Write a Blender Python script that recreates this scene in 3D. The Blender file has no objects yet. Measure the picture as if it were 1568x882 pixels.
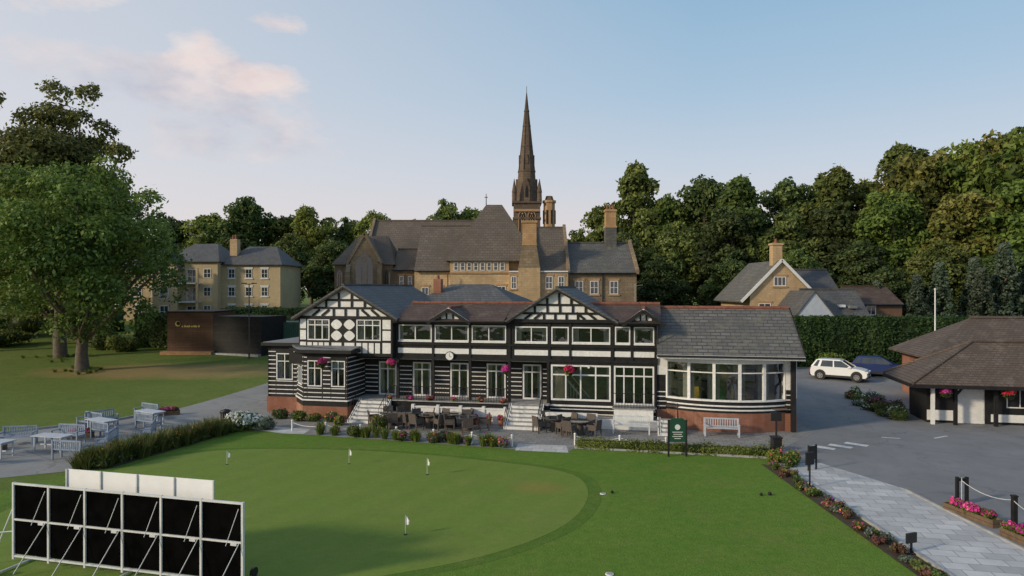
import bpy, math, random
import numpy as np
from mathutils import Vector
R=random.Random(7)
SC=bpy.context.scene
# ------------------------------------------------------------------ materials
MC={}
def newmat(name):
    m=bpy.data.materials.new(name); m.use_nodes=True
    nt=m.node_tree; b=nt.nodes['Principled BSDF']
    return m,nt,b
def noise(nt,vec,scale,detail=4,rough=.55):
    n=nt.nodes.new('ShaderNodeTexNoise'); n.inputs['Scale'].default_value=scale
    n.inputs['Detail'].default_value=detail; n.inputs['Roughness'].default_value=rough
    nt.links.new(vec,n.inputs['Vector']); return n.outputs['Fac']
def mixc(nt,f,a,b,mode='MIX'):
    n=nt.nodes.new('ShaderNodeMix'); n.data_type='RGBA'; n.blend_type=mode
    for s,i in ((f,0),(a,6),(b,7)):
        if hasattr(s,'is_linked'): nt.links.new(s,n.inputs[i])
        elif i==0: n.inputs[0].default_value=s
        else: n.inputs[i].default_value=(*s,1)
    return n.outputs[2]
def ramp(nt,f,a,b):
    n=nt.nodes.new('ShaderNodeMapRange'); n.inputs[1].default_value=a; n.inputs[2].default_value=b
    nt.links.new(f,n.inputs[0]); return n.outputs[0]
def math_(nt,op,a,b=None,c=None):
    n=nt.nodes.new('ShaderNodeMath'); n.operation=op
    for i,s in enumerate((a,b,c)):
        if s is None: continue
        if hasattr(s,'is_linked'): nt.links.new(s,n.inputs[i])
        else: n.inputs[i].default_value=s
    return n.outputs[0]
def bump(nt,b,h,st,dist):
    n=nt.nodes.new('ShaderNodeBump'); n.inputs['Strength'].default_value=st; n.inputs['Distance'].default_value=dist
    nt.links.new(h,n.inputs['Height']); nt.links.new(n.outputs[0],b.inputs['Normal'])
def objv(nt):
    return nt.nodes.new('ShaderNodeTexCoord').outputs['Object']
def sc(c,k): return tuple(min(1,x*k) for x in c)
def pm(name,col,rough=.7,var=.2,scale=2.5,bmp=.0,metal=0,spec=.4,fine=0):
    if name in MC: return MC[name]
    m,nt,b=newmat(name); v=objv(nt)
    f=ramp(nt,noise(nt,v,scale,6,.6),.3,.7)
    c=mixc(nt,f,sc(col,1-var),sc(col,1+var))
    if fine:
        f2=ramp(nt,noise(nt,v,scale*fine,3),.35,.65); c=mixc(nt,f2,c,sc(col,1-var*1.2)); 
    nt.links.new(c,b.inputs['Base Color']); b.inputs['Roughness'].default_value=rough
    b.inputs['Metallic'].default_value=metal; b.inputs['Specular IOR Level'].default_value=spec
    if bmp: bump(nt,b,f,bmp,.03)
    MC[name]=m; return m
def brick(name,c1,c2,mo,bw,bh,ms=.012,rough=.85,stain=.5,bst=.6,sscale=.6,blotch=None):
    if name in MC: return MC[name]
    m,nt,b=newmat(name); tc=nt.nodes.new('ShaderNodeTexCoord')
    sp=nt.nodes.new('ShaderNodeSeparateXYZ'); nt.links.new(tc.outputs['Object'],sp.inputs[0])
    sn=nt.nodes.new('ShaderNodeSeparateXYZ'); nt.links.new(tc.outputs['Normal'],sn.inputs[0])
    ax=math_(nt,'ABSOLUTE',sn.outputs[0]); ay=math_(nt,'ABSOLUTE',sn.outputs[1])
    g=math_(nt,'GREATER_THAN',ax,ay)
    mf=nt.nodes.new('ShaderNodeMix'); nt.links.new(g,mf.inputs[0]); nt.links.new(sp.outputs[0],mf.inputs[2]); nt.links.new(sp.outputs[1],mf.inputs[3])
    cb=nt.nodes.new('ShaderNodeCombineXYZ'); nt.links.new(mf.outputs[0],cb.inputs[0]); nt.links.new(sp.outputs[2],cb.inputs[1])
    t=nt.nodes.new('ShaderNodeTexBrick'); t.inputs['Scale'].default_value=1; t.inputs['Brick Width'].default_value=bw
    t.inputs['Row Height'].default_value=bh; t.inputs['Mortar Size'].default_value=ms; t.inputs['Mortar Smooth'].default_value=.3
    t.inputs['Color1'].default_value=(*c1,1); t.inputs['Color2'].default_value=(*c2,1); t.inputs['Mortar'].default_value=(*mo,1)
    nt.links.new(cb.outputs[0],t.inputs['Vector'])
    f=ramp(nt,noise(nt,tc.outputs['Object'],sscale,8,.65),.35,.7)
    c=mixc(nt,f,t.outputs['Color'],sc(c1,1-stain))
    # vertical streaking
    mp=nt.nodes.new('ShaderNodeMapping'); mp.inputs['Scale'].default_value=(2.2,2.2,.25); nt.links.new(tc.outputs['Object'],mp.inputs[0])
    fs=ramp(nt,noise(nt,mp.outputs[0],1.1,6,.7),.48,.7); c=mixc(nt,math_(nt,'MULTIPLY',fs,.4),c,sc(c1,.5))
    n2=ramp(nt,noise(nt,tc.outputs['Object'],6,3),.3,.75)
    c=mixc(nt,math_(nt,'MULTIPLY',n2,.4),c,sc(c2,.62))
    if blotch:
        f3=ramp(nt,noise(nt,tc.outputs['Object'],1.3,7,.72),.53,.68); c=mixc(nt,math_(nt,'MULTIPLY',f3,.7),c,blotch)
    nt.links.new(c,b.inputs['Base Color']); b.inputs['Roughness'].default_value=rough; b.inputs['Specular IOR Level'].default_value=.3
    bump(nt,b,t.outputs['Fac'],-bst,.02)
    MC[name]=m; return m
def leafmat(name,dark,mid,light,trans=.32):
    if name in MC: return MC[name]
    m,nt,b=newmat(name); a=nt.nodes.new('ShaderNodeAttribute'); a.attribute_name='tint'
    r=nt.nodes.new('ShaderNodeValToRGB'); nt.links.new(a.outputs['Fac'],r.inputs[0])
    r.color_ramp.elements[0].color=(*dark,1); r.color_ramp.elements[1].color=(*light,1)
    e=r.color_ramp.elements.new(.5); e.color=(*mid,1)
    oi=nt.nodes.new('ShaderNodeObjectInfo'); h=nt.nodes.new('ShaderNodeHueSaturation')
    rr=math_(nt,'FRACT',math_(nt,'MULTIPLY',oi.outputs['Random'],7.3))
    nt.links.new(math_(nt,'MULTIPLY_ADD',oi.outputs['Random'],.045,.462),h.inputs['Hue'])
    nt.links.new(math_(nt,'MULTIPLY_ADD',rr,.6,.8),h.inputs['Value']); nt.links.new(r.outputs[0],h.inputs['Color'])
    nt.links.new(h.outputs[0],b.inputs['Base Color']); b.inputs['Roughness'].default_value=.6; b.inputs['Specular IOR Level'].default_value=.25
    t=nt.nodes.new('ShaderNodeBsdfTranslucent'); nt.links.new(h.outputs[0],t.inputs[0])
    mx=nt.nodes.new('ShaderNodeMixShader'); mx.inputs[0].default_value=trans
    nt.links.new(b.outputs[0],mx.inputs[1]); nt.links.new(t.outputs[0],mx.inputs[2])
    nt.links.new(mx.outputs[0],nt.nodes['Material Output'].inputs[0]); MC[name]=m; return m
def glassmat(name='window_glass'):
    if name in MC: return MC[name]
    m,nt,b=newmat(name); nt.nodes.remove(b)
    t=nt.nodes.new('ShaderNodeBsdfTransparent'); t.inputs[0].default_value=(.80,.82,.81,1)
    g=nt.nodes.new('ShaderNodeBsdfGlossy'); g.inputs['Roughness'].default_value=.03; g.inputs[0].default_value=(.85,.88,.95,1)
    nn=nt.nodes.new('ShaderNodeBump'); nn.inputs['Strength'].default_value=.5; nn.inputs['Distance'].default_value=.1
    nt.links.new(noise(nt,objv(nt),.9,2),nn.inputs['Height']); nt.links.new(nn.outputs[0],g.inputs['Normal'])
    fr=nt.nodes.new('ShaderNodeFresnel'); fr.inputs[0].default_value=1.5
    f=math_(nt,'ADD',fr.outputs[0],.03)
    mx=nt.nodes.new('ShaderNodeMixShader'); nt.links.new(f,mx.inputs[0]); nt.links.new(t.outputs[0],mx.inputs[1]); nt.links.new(g.outputs[0],mx.inputs[2])
    nt.links.new(mx.outputs[0],nt.nodes['Material Output'].inputs[0]); MC[name]=m; return m
WHITE=pm('white_paint',(.70,.70,.69),.55,.12,1.2,fine=6)
BLACK=pm('black_timber',(.014,.014,.015),.6,.4,3,bmp=.1,spec=.25)
GLASS=glassmat()
DGL=pm('dark_glass',(.035,.045,.05),.06,.5,.8,spec=.9)
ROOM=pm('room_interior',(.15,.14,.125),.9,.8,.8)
CURT=pm('curtain_fabric',(.5,.48,.44),.9,.15,4)
SLATE=brick('slate_roof',(.088,.088,.093),(.15,.148,.152),(.03,.03,.032),.34,.16,.024,.65,.4,.8,.5,(.125,.12,.085))
SLATE2=brick('stone_slate_roof',(.11,.108,.105),(.185,.18,.172),(.03,.03,.028),.55,.17,.03,.75,.35,.9,.5,(.15,.145,.10))
TILE=brick('brown_tile_roof',(.085,.055,.043),(.13,.085,.067),(.03,.02,.018),.28,.1,.015,.75,.4,.8,.8,(.12,.11,.08))
CHROOF=brick('church_slate',(.125,.10,.08),(.175,.145,.118),(.05,.042,.034),.55,.3,.028,.75,.35,.4,.25,(.11,.10,.06))
RIDGE=pm('ridge_tile_red',(.19,.07,.045),.8,.3,2)
BRICKR=brick('red_brick',(.27,.10,.06),(.36,.15,.09),(.28,.24,.2),.225,.075,.01,.85,.35)
STONE=brick('cream_sandstone',(.52,.36,.20),(.64,.47,.28),(.38,.28,.18),.55,.26,.02,.9,.35,.4,.35,(.28,.19,.11))
DSTONE=brick('weathered_sandstone',(.23,.17,.11),(.34,.26,.17),(.12,.095,.07),.6,.3,.02,.9,.45,.4,.3,(.11,.085,.065))
SPIREM=brick('spire_stone',(.125,.09,.065),(.185,.135,.095),(.06,.05,.04),.5,.35,.02,.9,.4,.4,.3,(.05,.045,.04))
OSTONE=brick('orange_sandstone',(.46,.27,.13),(.55,.36,.19),(.25,.18,.12),.4,.2,.015,.9,.4,.4,.5)
FLATW=brick('buff_stone',(.50,.39,.24),(.58,.46,.29),(.38,.31,.21),.5,.22,.012,.9,.2,.3,.3)
METAL=pm('grey_metal',(.35,.36,.37),.45,.2,3,metal=.6)
BMET=pm('black_metal',(.015,.015,.016),.4,.3,3)
# ------------------------------------------------------------------ mesh builder
class MB:
    def __init__(s): s.v=[];s.f=[];s.m=[];s.mats=[];s.sm=[]
    def mi(s,m):
        if m not in s.mats: s.mats.append(m)
        return s.mats.index(m)
    def add(s,vs,fs,m,smooth=False):
        o=len(s.v); s.v+= [tuple(p) for p in vs]; k=s.mi(m)
        for f in fs: s.f.append([i+o for i in f]); s.m.append(k); s.sm.append(smooth)
    def hexa(s,p,m): s.add(p,[(3,2,1,0),(4,5,6,7),(0,1,5,4),(1,2,6,5),(2,3,7,6),(3,0,4,7)],m)
    def box(s,x0,x1,y0,y1,z0,z1,m): s.hexa([(x0,y0,z0),(x1,y0,z0),(x1,y1,z0),(x0,y1,z0),(x0,y0,z1),(x1,y0,z1),(x1,y1,z1),(x0,y1,z1)],m)
    def P(s,fr,a,o,z): return (fr[0]+fr[2]*a+fr[3]*o, fr[1]+fr[3]*a-fr[2]*o, z)
    def fb(s,fr,s0,s1,o0,o1,z0,z1,m):
        P=lambda a,o,z:s.P(fr,a,o,z)
        s.hexa([P(s0,o1,z0),P(s1,o1,z0),P(s1,o0,z0),P(s0,o0,z0),P(s0,o1,z1),P(s1,o1,z1),P(s1,o0,z1),P(s0,o0,z1)],m)
    def fpoly(s,fr,pts,o0,o1,m):
        n=len(pts); vs=[s.P(fr,a,o1,z) for a,z in pts]+[s.P(fr,a,o0,z) for a,z in pts]
        s.add(vs,[list(range(n)),list(range(2*n-1,n-1,-1))]+[[i,i+n,(i+1)%n+n,(i+1)%n] for i in range(n)],m)
    def strip(s,fr,a,b,w,o0,o1,m):
        d=Vector((b[0]-a[0],b[1]-a[1])); d.normalize(); n=Vector((-d.y,d.x))*w/2
        s.fpoly(fr,[(a[0]-n.x,a[1]-n.y),(b[0]-n.x,b[1]-n.y),(b[0]+n.x,b[1]+n.y),(a[0]+n.x,a[1]+n.y)],o0,o1,m)
    def slab(s,pts,th,m):
        n=len(pts); vs=list(pts)+[(x,y,z-th) for x,y,z in pts]
        s.add(vs,[list(range(n)),list(range(2*n-1,n-1,-1))]+[[i,i+n,(i+1)%n+n,(i+1)%n] for i in range(n)],m)
    def cyl(s,p0,p1,r0,r1,m,seg=10,smooth=True):
        p0=Vector(p0);p1=Vector(p1);d=(p1-p0).normalized()
        u=d.orthogonal().normalized(); w=d.cross(u)
        vs=[];
        for p,r in ((p0,r0),(p1,r1)):
            for i in range(seg):
                a=2*math.pi*i/seg; vs.append(p+u*math.cos(a)*r+w*math.sin(a)*r)
        s.add(vs,[[i,(i+1)%seg,(i+1)%seg+seg,i+seg] for i in range(seg)],m,smooth)
        s.add(vs,[list(range(seg))[::-1],list(range(seg,2*seg))],m)
    def ball(s,c,r,m,n=10,k=6,sq=1):
        vs=[];fs=[]
        for j in range(1,k):
            t=math.pi*j/k
            for i in range(n):
                a=2*math.pi*i/n; vs.append((c[0]+r*math.sin(t)*math.cos(a),c[1]+r*math.sin(t)*math.sin(a),c[2]+r*sq*math.cos(t)))
        for j in range(k-2):
            for i in range(n): fs.append([j*n+i,j*n+(i+1)%n,(j+1)*n+(i+1)%n,(j+1)*n+i])
        fs.append(list(range(n))); fs.append([(k-2)*n+i for i in range(n)][::-1])
        s.add(vs,fs,m,True)
    def build(s,name,parent=None,loc=(0,0,0),rz=0,world=False,bevel=0):
        me=bpy.data.meshes.new(name); vs=s.v
        if world and parent is not None:
            o=parent.location; vs=[(x-o[0],y-o[1],z-o[2]) for x,y,z in vs]
        me.from_pydata(vs,[],s.f)
        for m in s.mats: me.materials.append(m)
        me.polygons.foreach_set('material_index',s.m); me.polygons.foreach_set('use_smooth',s.sm); me.update()
        ob=bpy.data.objects.new(name,me); SC.collection.objects.link(ob)
        ob.location=loc; ob.rotation_euler[2]=rz
        if parent is not None: ob.parent=parent
        if bevel:
            b=ob.modifiers.new('bevel','BEVEL'); b.width=bevel; b.segments=2; b.limit_method='ANGLE'
        return ob
def grp(name,loc=(0,0,0),rz=0):
    e=bpy.data.objects.new(name,None); e.empty_display_size=.5; e.location=loc; e.rotation_euler[2]=rz
    SC.collection.objects.link(e); return e
def inst(name,me,loc,rz=0,s=1,parent=None):
    o=bpy.data.objects.new(name,me); o.location=loc; o.rotation_euler[2]=rz
    o.scale=s if isinstance(s,tuple) else (s,s,s); SC.collection.objects.link(o)
    if parent is not None: o.parent=parent
    return o
def FR(x0,y0,x1,y1):
    d=math.hypot(x1-x0,y1-y0); return (x0,y0,(x1-x0)/d,(y1-y0)/d),d
def wall(mb,fr,s0,s1,z0,z1,th,ops,m):
    xs=sorted({s0,s1,*[a for o in ops for a in o[:2]]}); 
    for a,b in zip(xs,xs[1:]):
        col=[o for o in ops if o[0]<=a+1e-6 and o[1]>=b-1e-6]
        segs=[(z0,z1)]
        for o in col:
            ns=[]
            for p,q in segs:
                if o[2]>p: ns.append((p,min(q,o[2])))
                if o[3]<q: ns.append((max(p,o[3]),q))
            segs=ns
        for p,q in segs:
            if q-p>1e-4: mb.fb(fr,a,b,-th,0,p,q,m)
def rwin(mb,fr,s0,s1,z0,z1,cols=2,rows=(),fm=None,curt=.18,fw=.06,room=True):
    fm=fm or WHITE
    mb.fb(fr,s0,s0+fw,-.12,.025,z0,z1,fm); mb.fb(fr,s1-fw,s1,-.12,.025,z0,z1,fm)
    mb.fb(fr,s0+fw,s1-fw,-.12,.024,z0,z0+fw,fm); mb.fb(fr,s0+fw,s1-fw,-.12,.024,z1-fw,z1,fm)
    for i in range(1,cols):
        x=s0+(s1-s0)*i/cols; mb.fb(fr,x-fw*.4,x+fw*.4,-.10,.015,z0+fw,z1-fw,fm)
    for r in rows:
        z=z0+(z1-z0)*r; mb.fb(fr,s0+fw,s1-fw,-.095,.01,z-fw*.4,z+fw*.4,fm)
    mb.fb(fr,s0+fw,s1-fw,-.065,-.06,z0+fw,z1-fw,GLASS)
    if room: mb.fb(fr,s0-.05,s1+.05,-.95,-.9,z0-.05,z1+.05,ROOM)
    if R.random()<.4: mb.fb(fr,s0+fw,s1-fw,-.16,-.14,z1-(z1-z0)*R.uniform(.15,.4),z1-fw,CURT)
    if curt:
        w=(s1-s0)*curt*R.uniform(.5,1.5)
        for a,b in ((s0+fw,s0+fw+w),(s1-fw-w,s1-fw)):
            n=max(2,int(w/.08)); 
            for i in range(n):
                x=a+(b-a)*i/n; mb.fb(fr,x,x+(b-a)/n*.96,-.2-.03*(i%2),-.17-.03*(i%2),z0+.03,z1-.03,CURT)
def swin(mb,fr,s0,s1,z0,z1,cols=2,rows=(),fm=None,fw=.08,gm=None,lintel=None):
    fm=fm or WHITE; gm=gm or DGL
    mb.fb(fr,s0,s1,.003,.012,z0,z1,gm)
    for a,b,c,d in ((s0,s0+fw,z0,z1),(s1-fw,s1,z0,z1),(s0+fw,s1-fw,z0,z0+fw),(s0+fw,s1-fw,z1-fw,z1)): mb.fb(fr,a,b,.004,.05,c,d,fm)
    for i in range(1,cols):
        x=s0+(s1-s0)*i/cols; mb.fb(fr,x-fw*.35,x+fw*.35,.005,.04,z0+fw,z1-fw,fm)
    for r in rows:
        z=z0+(z1-z0)*r; mb.fb(fr,s0+fw,s1-fw,.005,.036,z-fw*.3,z+fw*.3,fm)
    if lintel:
        mb.fb(fr,s0-.15,s1+.15,.002,.06,z1+.02,z1+.25,lintel); mb.fb(fr,s0-.15,s1+.15,.002,.1,z0-.17,z0-.01,lintel)
# ------------------------------------------------------------------ terrain
def gz(y): return 0 if y<46 else .05*(min(y,130)-46)
def clipY(poly,Y,keep_low):
    out=[];n=len(poly)
    for i in range(n):
        a=poly[i];b=poly[(i+1)%n]; ina=(a[1]<=Y)==keep_low or a[1]==Y; inb=(b[1]<=Y)==keep_low or b[1]==Y
        if ina: out.append(a)
        if ina!=inb:
            t=(Y-a[1])/(b[1]-a[1]); out.append((a[0]+(b[0]-a[0])*t,Y))
    return out
def sheet(name,poly,lift,mat,side=None):
    mb=MB()
    for low in (True,False):
        p=clipY(poly,46,low)
        if len(p)>=3: mb.add([(x,y,gz(y)+lift) for x,y in p],[list(range(len(p)))],mat)
    return mb.build(name)
def smoothpoly(P,k=6):
    n=len(P);o=[]
    for i in range(n):
        a,b,c,d=[Vector(P[(i+j)%n]) for j in (-1,0,1,2)]
        for t in range(k):
            u=t/k; o.append(tuple(.5*((2*b)+(c-a)*u+(2*a-5*b+4*c-d)*u*u+(3*b-a-3*c+d)*u**3)))
    return o
def grassmat(name,a,b,c,dry=None,bs=.5,fs=1.,dk=.75,fine=.5,yellow=(.22,.22,.065),yk=.5,stripe=0):
    m,nt,bs_=newmat(name); v=objv(nt)
    f1=ramp(nt,noise(nt,v,.12*fs,5,.6),.35,.65); f2=ramp(nt,noise(nt,v,.9*fs,6,.7),.35,.68); f3=ramp(nt,noise(nt,v,14,4,.7),.3,.7)
    col=mixc(nt,f1,a,b); col=mixc(nt,math_(nt,'MULTIPLY',f2,.75),col,c)
    fy=ramp(nt,noise(nt,v,.33,9,.75),.50,.66); col=mixc(nt,math_(nt,'MULTIPLY',fy,yk),col,yellow)
    f4=ramp(nt,noise(nt,v,3.2,5,.75),.38,.66); col=mixc(nt,math_(nt,'MULTIPLY',f4,.45*fine/.5),col,sc(a,.6))
    col=mixc(nt,math_(nt,'MULTIPLY',f3,fine),col,sc(a,.5))
    if stripe:
        mp=nt.nodes.new('ShaderNodeMapping'); mp.inputs['Rotation'].default_value[2]=.5; nt.links.new(v,mp.inputs[0])
        sx=nt.nodes.new('ShaderNodeSeparateXYZ'); nt.links.new(mp.outputs[0],sx.inputs[0])
        st=ramp(nt,math_(nt,'ADD',math_(nt,'SINE',math_(nt,'MULTIPLY',sx.outputs[0],4.2)),math_(nt,'MULTIPLY',noise(nt,v,2,4),.6)),-.2,.8)
        col=mixc(nt,math_(nt,'MULTIPLY',st,stripe),col,sc(a,.62))
    if dry:
        cx,cy,rx,ry,dc=dry
        sp=nt.nodes.new('ShaderNodeSeparateXYZ'); nt.links.new(v,sp.inputs[0])
        dx=math_(nt,'DIVIDE',math_(nt,'SUBTRACT',sp.outputs[0],cx),rx); dy=math_(nt,'DIVIDE',math_(nt,'SUBTRACT',sp.outputs[1],cy),ry)
        r2=math_(nt,'ADD',math_(nt,'MULTIPLY',dx,dx),math_(nt,'MULTIPLY',dy,dy))
        k=ramp(nt,math_(nt,'ADD',r2,math_(nt,'MULTIPLY',noise(nt,v,.35,5,.7),1.6)),1.9,1.0)
        col=mixc(nt,math_(nt,'MULTIPLY',k,dk),col,dc)
    nt.links.new(col,bs_.inputs['Base Color']); bs_.inputs['Roughness'].default_value=.85; bs_.inputs['Specular IOR Level'].default_value=.15
    bump(nt,bs_,math_(nt,'ADD',f3,noise(nt,v,45,3,.7)),bs,.04); MC[name]=m; return m
GR=grassmat('meadow_grass',(.10,.165,.028),(.14,.20,.036),(.18,.20,.05),dry=(-30,60,13,4.5,(.30,.20,.09)))
LAWN=grassmat('lawn_grass',(.095,.195,.022),(.13,.235,.03),(.165,.24,.038))
FRG=grassmat('fringe_grass',(.08,.17,.02),(.105,.19,.025),(.13,.195,.03))
GREEN=grassmat('green_grass',(.13,.205,.034),(.15,.225,.038),(.175,.225,.048),dry=(1.0,27.3,1.3,1.0,(.26,.16,.05)),bs=.15,fs=.8,dk=.35,fine=.28,yk=.3,stripe=.10)
xs=sorted({-900,-500,-300,-200,-150,*range(-120,121,6),150,200,300,500,900}); ys=sorted({-100,-50,-20,0,10,20,30,38,46,54,*range(60,131,10),150,200,300,500,900,1500})
me=bpy.data.meshes.new('ground'); nx=len(xs)
me.from_pydata([(x,y,gz(y)) for y in ys for x in xs],[],[(j*nx+i,j*nx+i+1,(j+1)*nx+i+1,(j+1)*nx+i) for j in range(len(ys)-1) for i in range(nx-1)])
me.materials.append(GR); SC.collection.objects.link(bpy.data.objects.new('ground',me))
def asph(name,c,rough=.85):
    m,nt,b=newmat(name); v=objv(nt)
    f=ramp(nt,noise(nt,v,.25,7,.65),.3,.7); g=ramp(nt,noise(nt,v,40,3,.7),.3,.7); h=ramp(nt,noise(nt,v,1.1,7,.75),.5,.7)
    col=mixc(nt,f,sc(c,.75),sc(c,1.2)); col=mixc(nt,math_(nt,'MULTIPLY',g,.35),col,sc(c,1.7)); col=mixc(nt,math_(nt,'MULTIPLY',h,.5),col,sc(c,.65))
    vo=nt.nodes.new('ShaderNodeTexVoronoi'); vo.feature='DISTANCE_TO_EDGE'; vo.inputs['Scale'].default_value=.16
    nd=nt.nodes.new('ShaderNodeVectorMath'); nt.links.new(v,nd.inputs[0]); cbn=nt.nodes.new('ShaderNodeCombineXYZ'); nz=noise(nt,v,.8,5); nt.links.new(math_(nt,'MULTIPLY',nz,3),cbn.inputs[0]); nt.links.new(math_(nt,'MULTIPLY',nz,-2),cbn.inputs[1]); nt.links.new(cbn.outputs[0],nd.inputs[1])
    nt.links.new(nd.outputs[0],vo.inputs['Vector']); ck=ramp(nt,vo.outputs['Distance'],.010,.002); col=mixc(nt,math_(nt,'MULTIPLY',ck,.5),col,sc(c,.4))
    nt.links.new(col,b.inputs['Base Color']); b.inputs['Roughness'].default_value=rough; bump(nt,b,g,.25,.01); MC[name]=m; return m
ASPH=asph('asphalt',(.15,.153,.162)); ASPH2=asph('patio_asphalt',(.20,.20,.20))
def paver(name,c1,c2,mo,bw,bh,rot=0):
    m,nt,b=newmat(name); v=objv(nt)
    mp=nt.nodes.new('ShaderNodeMapping'); mp.inputs['Rotation'].default_value[2]=rot; nt.links.new(v,mp.inputs[0])
    t=nt.nodes.new('ShaderNodeTexBrick'); t.inputs['Scale'].default_value=1; t.inputs['Brick Width'].default_value=bw; t.inputs['Row Height'].default_value=bh
    t.inputs['Mortar Size'].default_value=.015; t.inputs['Color1'].default_value=(*c1,1); t.inputs['Color2'].default_value=(*c2,1); t.inputs['Mortar'].default_value=(*mo,1)
    nt.links.new(mp.outputs[0],t.inputs['Vector'])
    f=ramp(nt,noise(nt,v,.8,7,.7),.4,.7); c=mixc(nt,math_(nt,'MULTIPLY',f,.5),t.outputs['Color'],sc(c1,.6))
    nt.links.new(c,b.inputs['Base Color']); b.inputs['Roughness'].default_value=.8; bump(nt,b,t.outputs['Fac'],-.3,.01); MC[name]=m; return m
PAVE=paver('stone_paving',(.33,.335,.345),(.52,.525,.54),(.22,.22,.22),.75,.5,.2)
TERR=paver('terrace_paving',(.19,.185,.185),(.25,.245,.24),(.11,.11,.11),.45,.45,.19)
SLAB=paver('pale_slabs',(.40,.40,.40),(.50,.50,.50),(.25,.25,.25),.6,.6,.19)
SOIL=pm('flowerbed_soil',(.05,.035,.022),.95,.4,3,bmp=.5)
sheet('lawn',[(-26,12),(-18.9,29.8),(-15.9,37.8),(-12.8,37.9),(-3.1,35),(.2,34),(2.7,33.5),(3.4,34.2),(12.0,32),(11.9,12)],.004,LAWN)
GP=smoothpoly([(-17.3,30.2),(-14.3,33.6),(-7.2,33.5),(-1,31.5),(2.3,29.6),(3,27),(2.1,23.6),(0,21.0),(-3,19.2),(-8,17.6),(-14,18.5),(-18,23)])
cx=-7.5;cy=26.5
sheet('green_fringe',[(cx+(x-cx)*1.05,cy+(y-cy)*1.05) for x,y in GP],.009,FRG)
sheet('putting_green',GP,.014,GREEN)
sheet('car_park',[(12.2,31.1),(12.6,33),(16.3,37.6),(18,46),(20,52),(24.5,62),(75,64),(75,8),(15.4,8),(15.5,27),(14.0,31.1)],.006,ASPH)
sheet('terrace_paving',[(-16,46.5),(-16.2,41.5),(-14.8,38.6),(-12.8,37.7),(-3.1,34.8),(.2,33.8),(2.7,33.3),(3.1,34.0),(12.2,31.9),(12.6,33),(16.9,38.0),(17,44),(0,46.5)],.008,TERR)
sheet('access_path',[(-22.2,45.2),(-15.6,44),(-17,50),(-12,60),(-18,62),(-19.6,54),(-20.8,49.5)],.006,ASPH2)
sheet('patio',[(-22.2,45.2),(-15.6,45),(-14.8,38.7),(-16.4,38.4),(-18.9,30),(-24,27.5),(-34,26),(-38,35),(-28.2,37.2),(-23.8,41.2)],.010,ASPH2)
sheet('stone_path',[(12.3,31.1),(14.1,31.1),(15.6,27.2),(15.75,8),(12.15,8),(12.15,27.5)],.014,PAVE)
sheet('stepping_slabs',[(.15,33.6),(2.75,33.1),(2.75,34.6),(.3,35.0)],.013,SLAB)
sheet('stepping_slabs',[(-14.9,38.7),(-12.6,37.5),(-11.4,37.3),(-11.4,38.6),(-14.4,39.6)],.013,SLAB)
sheet('flowerbed_soil',[(11.25,14),(12.05,14),(12.05,30.6),(11.3,31)],.012,SOIL)
sheet('flowerbed_soil',[(-18.9,30),(-17.9,30),(-15.4,38.0),(-16.3,38.5)],.016,SOIL)
mb=MB(); LINE=pm('road_marking_paint',(.62,.62,.62),.7,.3,4,fine=4)
for x,y,w,l,a in ((15.6,34.2,1.1,.45,-.75),(16.6,34.5,1.1,.45,-.75),(17.6,34.9,1.1,.45,-.75),(20.2,36.4,.9,.14,-.3),(23.0,36.6,1.2,.14,.5),(26.6,34.2,.9,.14,.2)):
    c,s_=math.cos(a),math.sin(a)
    mb.add([(x+c*i*w/2-s_*j*l/2,y+s_*i*w/2+c*j*l/2,.012) for i,j in ((-1,-1),(1,-1),(1,1),(-1,1))],[(0,1,2,3)],LINE)
mb.build('road_markings')
mb=MB(); KS=pm('kerb_stone',(.28,.28,.28),.8,.25,3)
def kerb(pts,w=.12,h=.1):
    for a,b in zip(pts,pts[1:]):
        fr,d=FR(*a,*b); mb.fb(fr,0,d,0,w,min(gz(a[1]),gz(b[1]))-.05,max(gz(a[1]),gz(b[1]))+h,KS)
kerb([(12.1,14),(12.1,30.8)],.1,.08); kerb([(12.2,31.9),(3.1,34)],.1,.1); kerb([(15.62,14),(15.5,27)],.1,.07)
kerb([(-22.2,45.2),(-23.8,41.2),(-28.2,37.2),(-38,35)],.1,.12); kerb([(18,46),(20,52),(24.5,61.5)],.12,.12)
kerb([(-16.3,38.5),(-18.9,30)],.1,.14)
mb.build('kerb')
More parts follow.
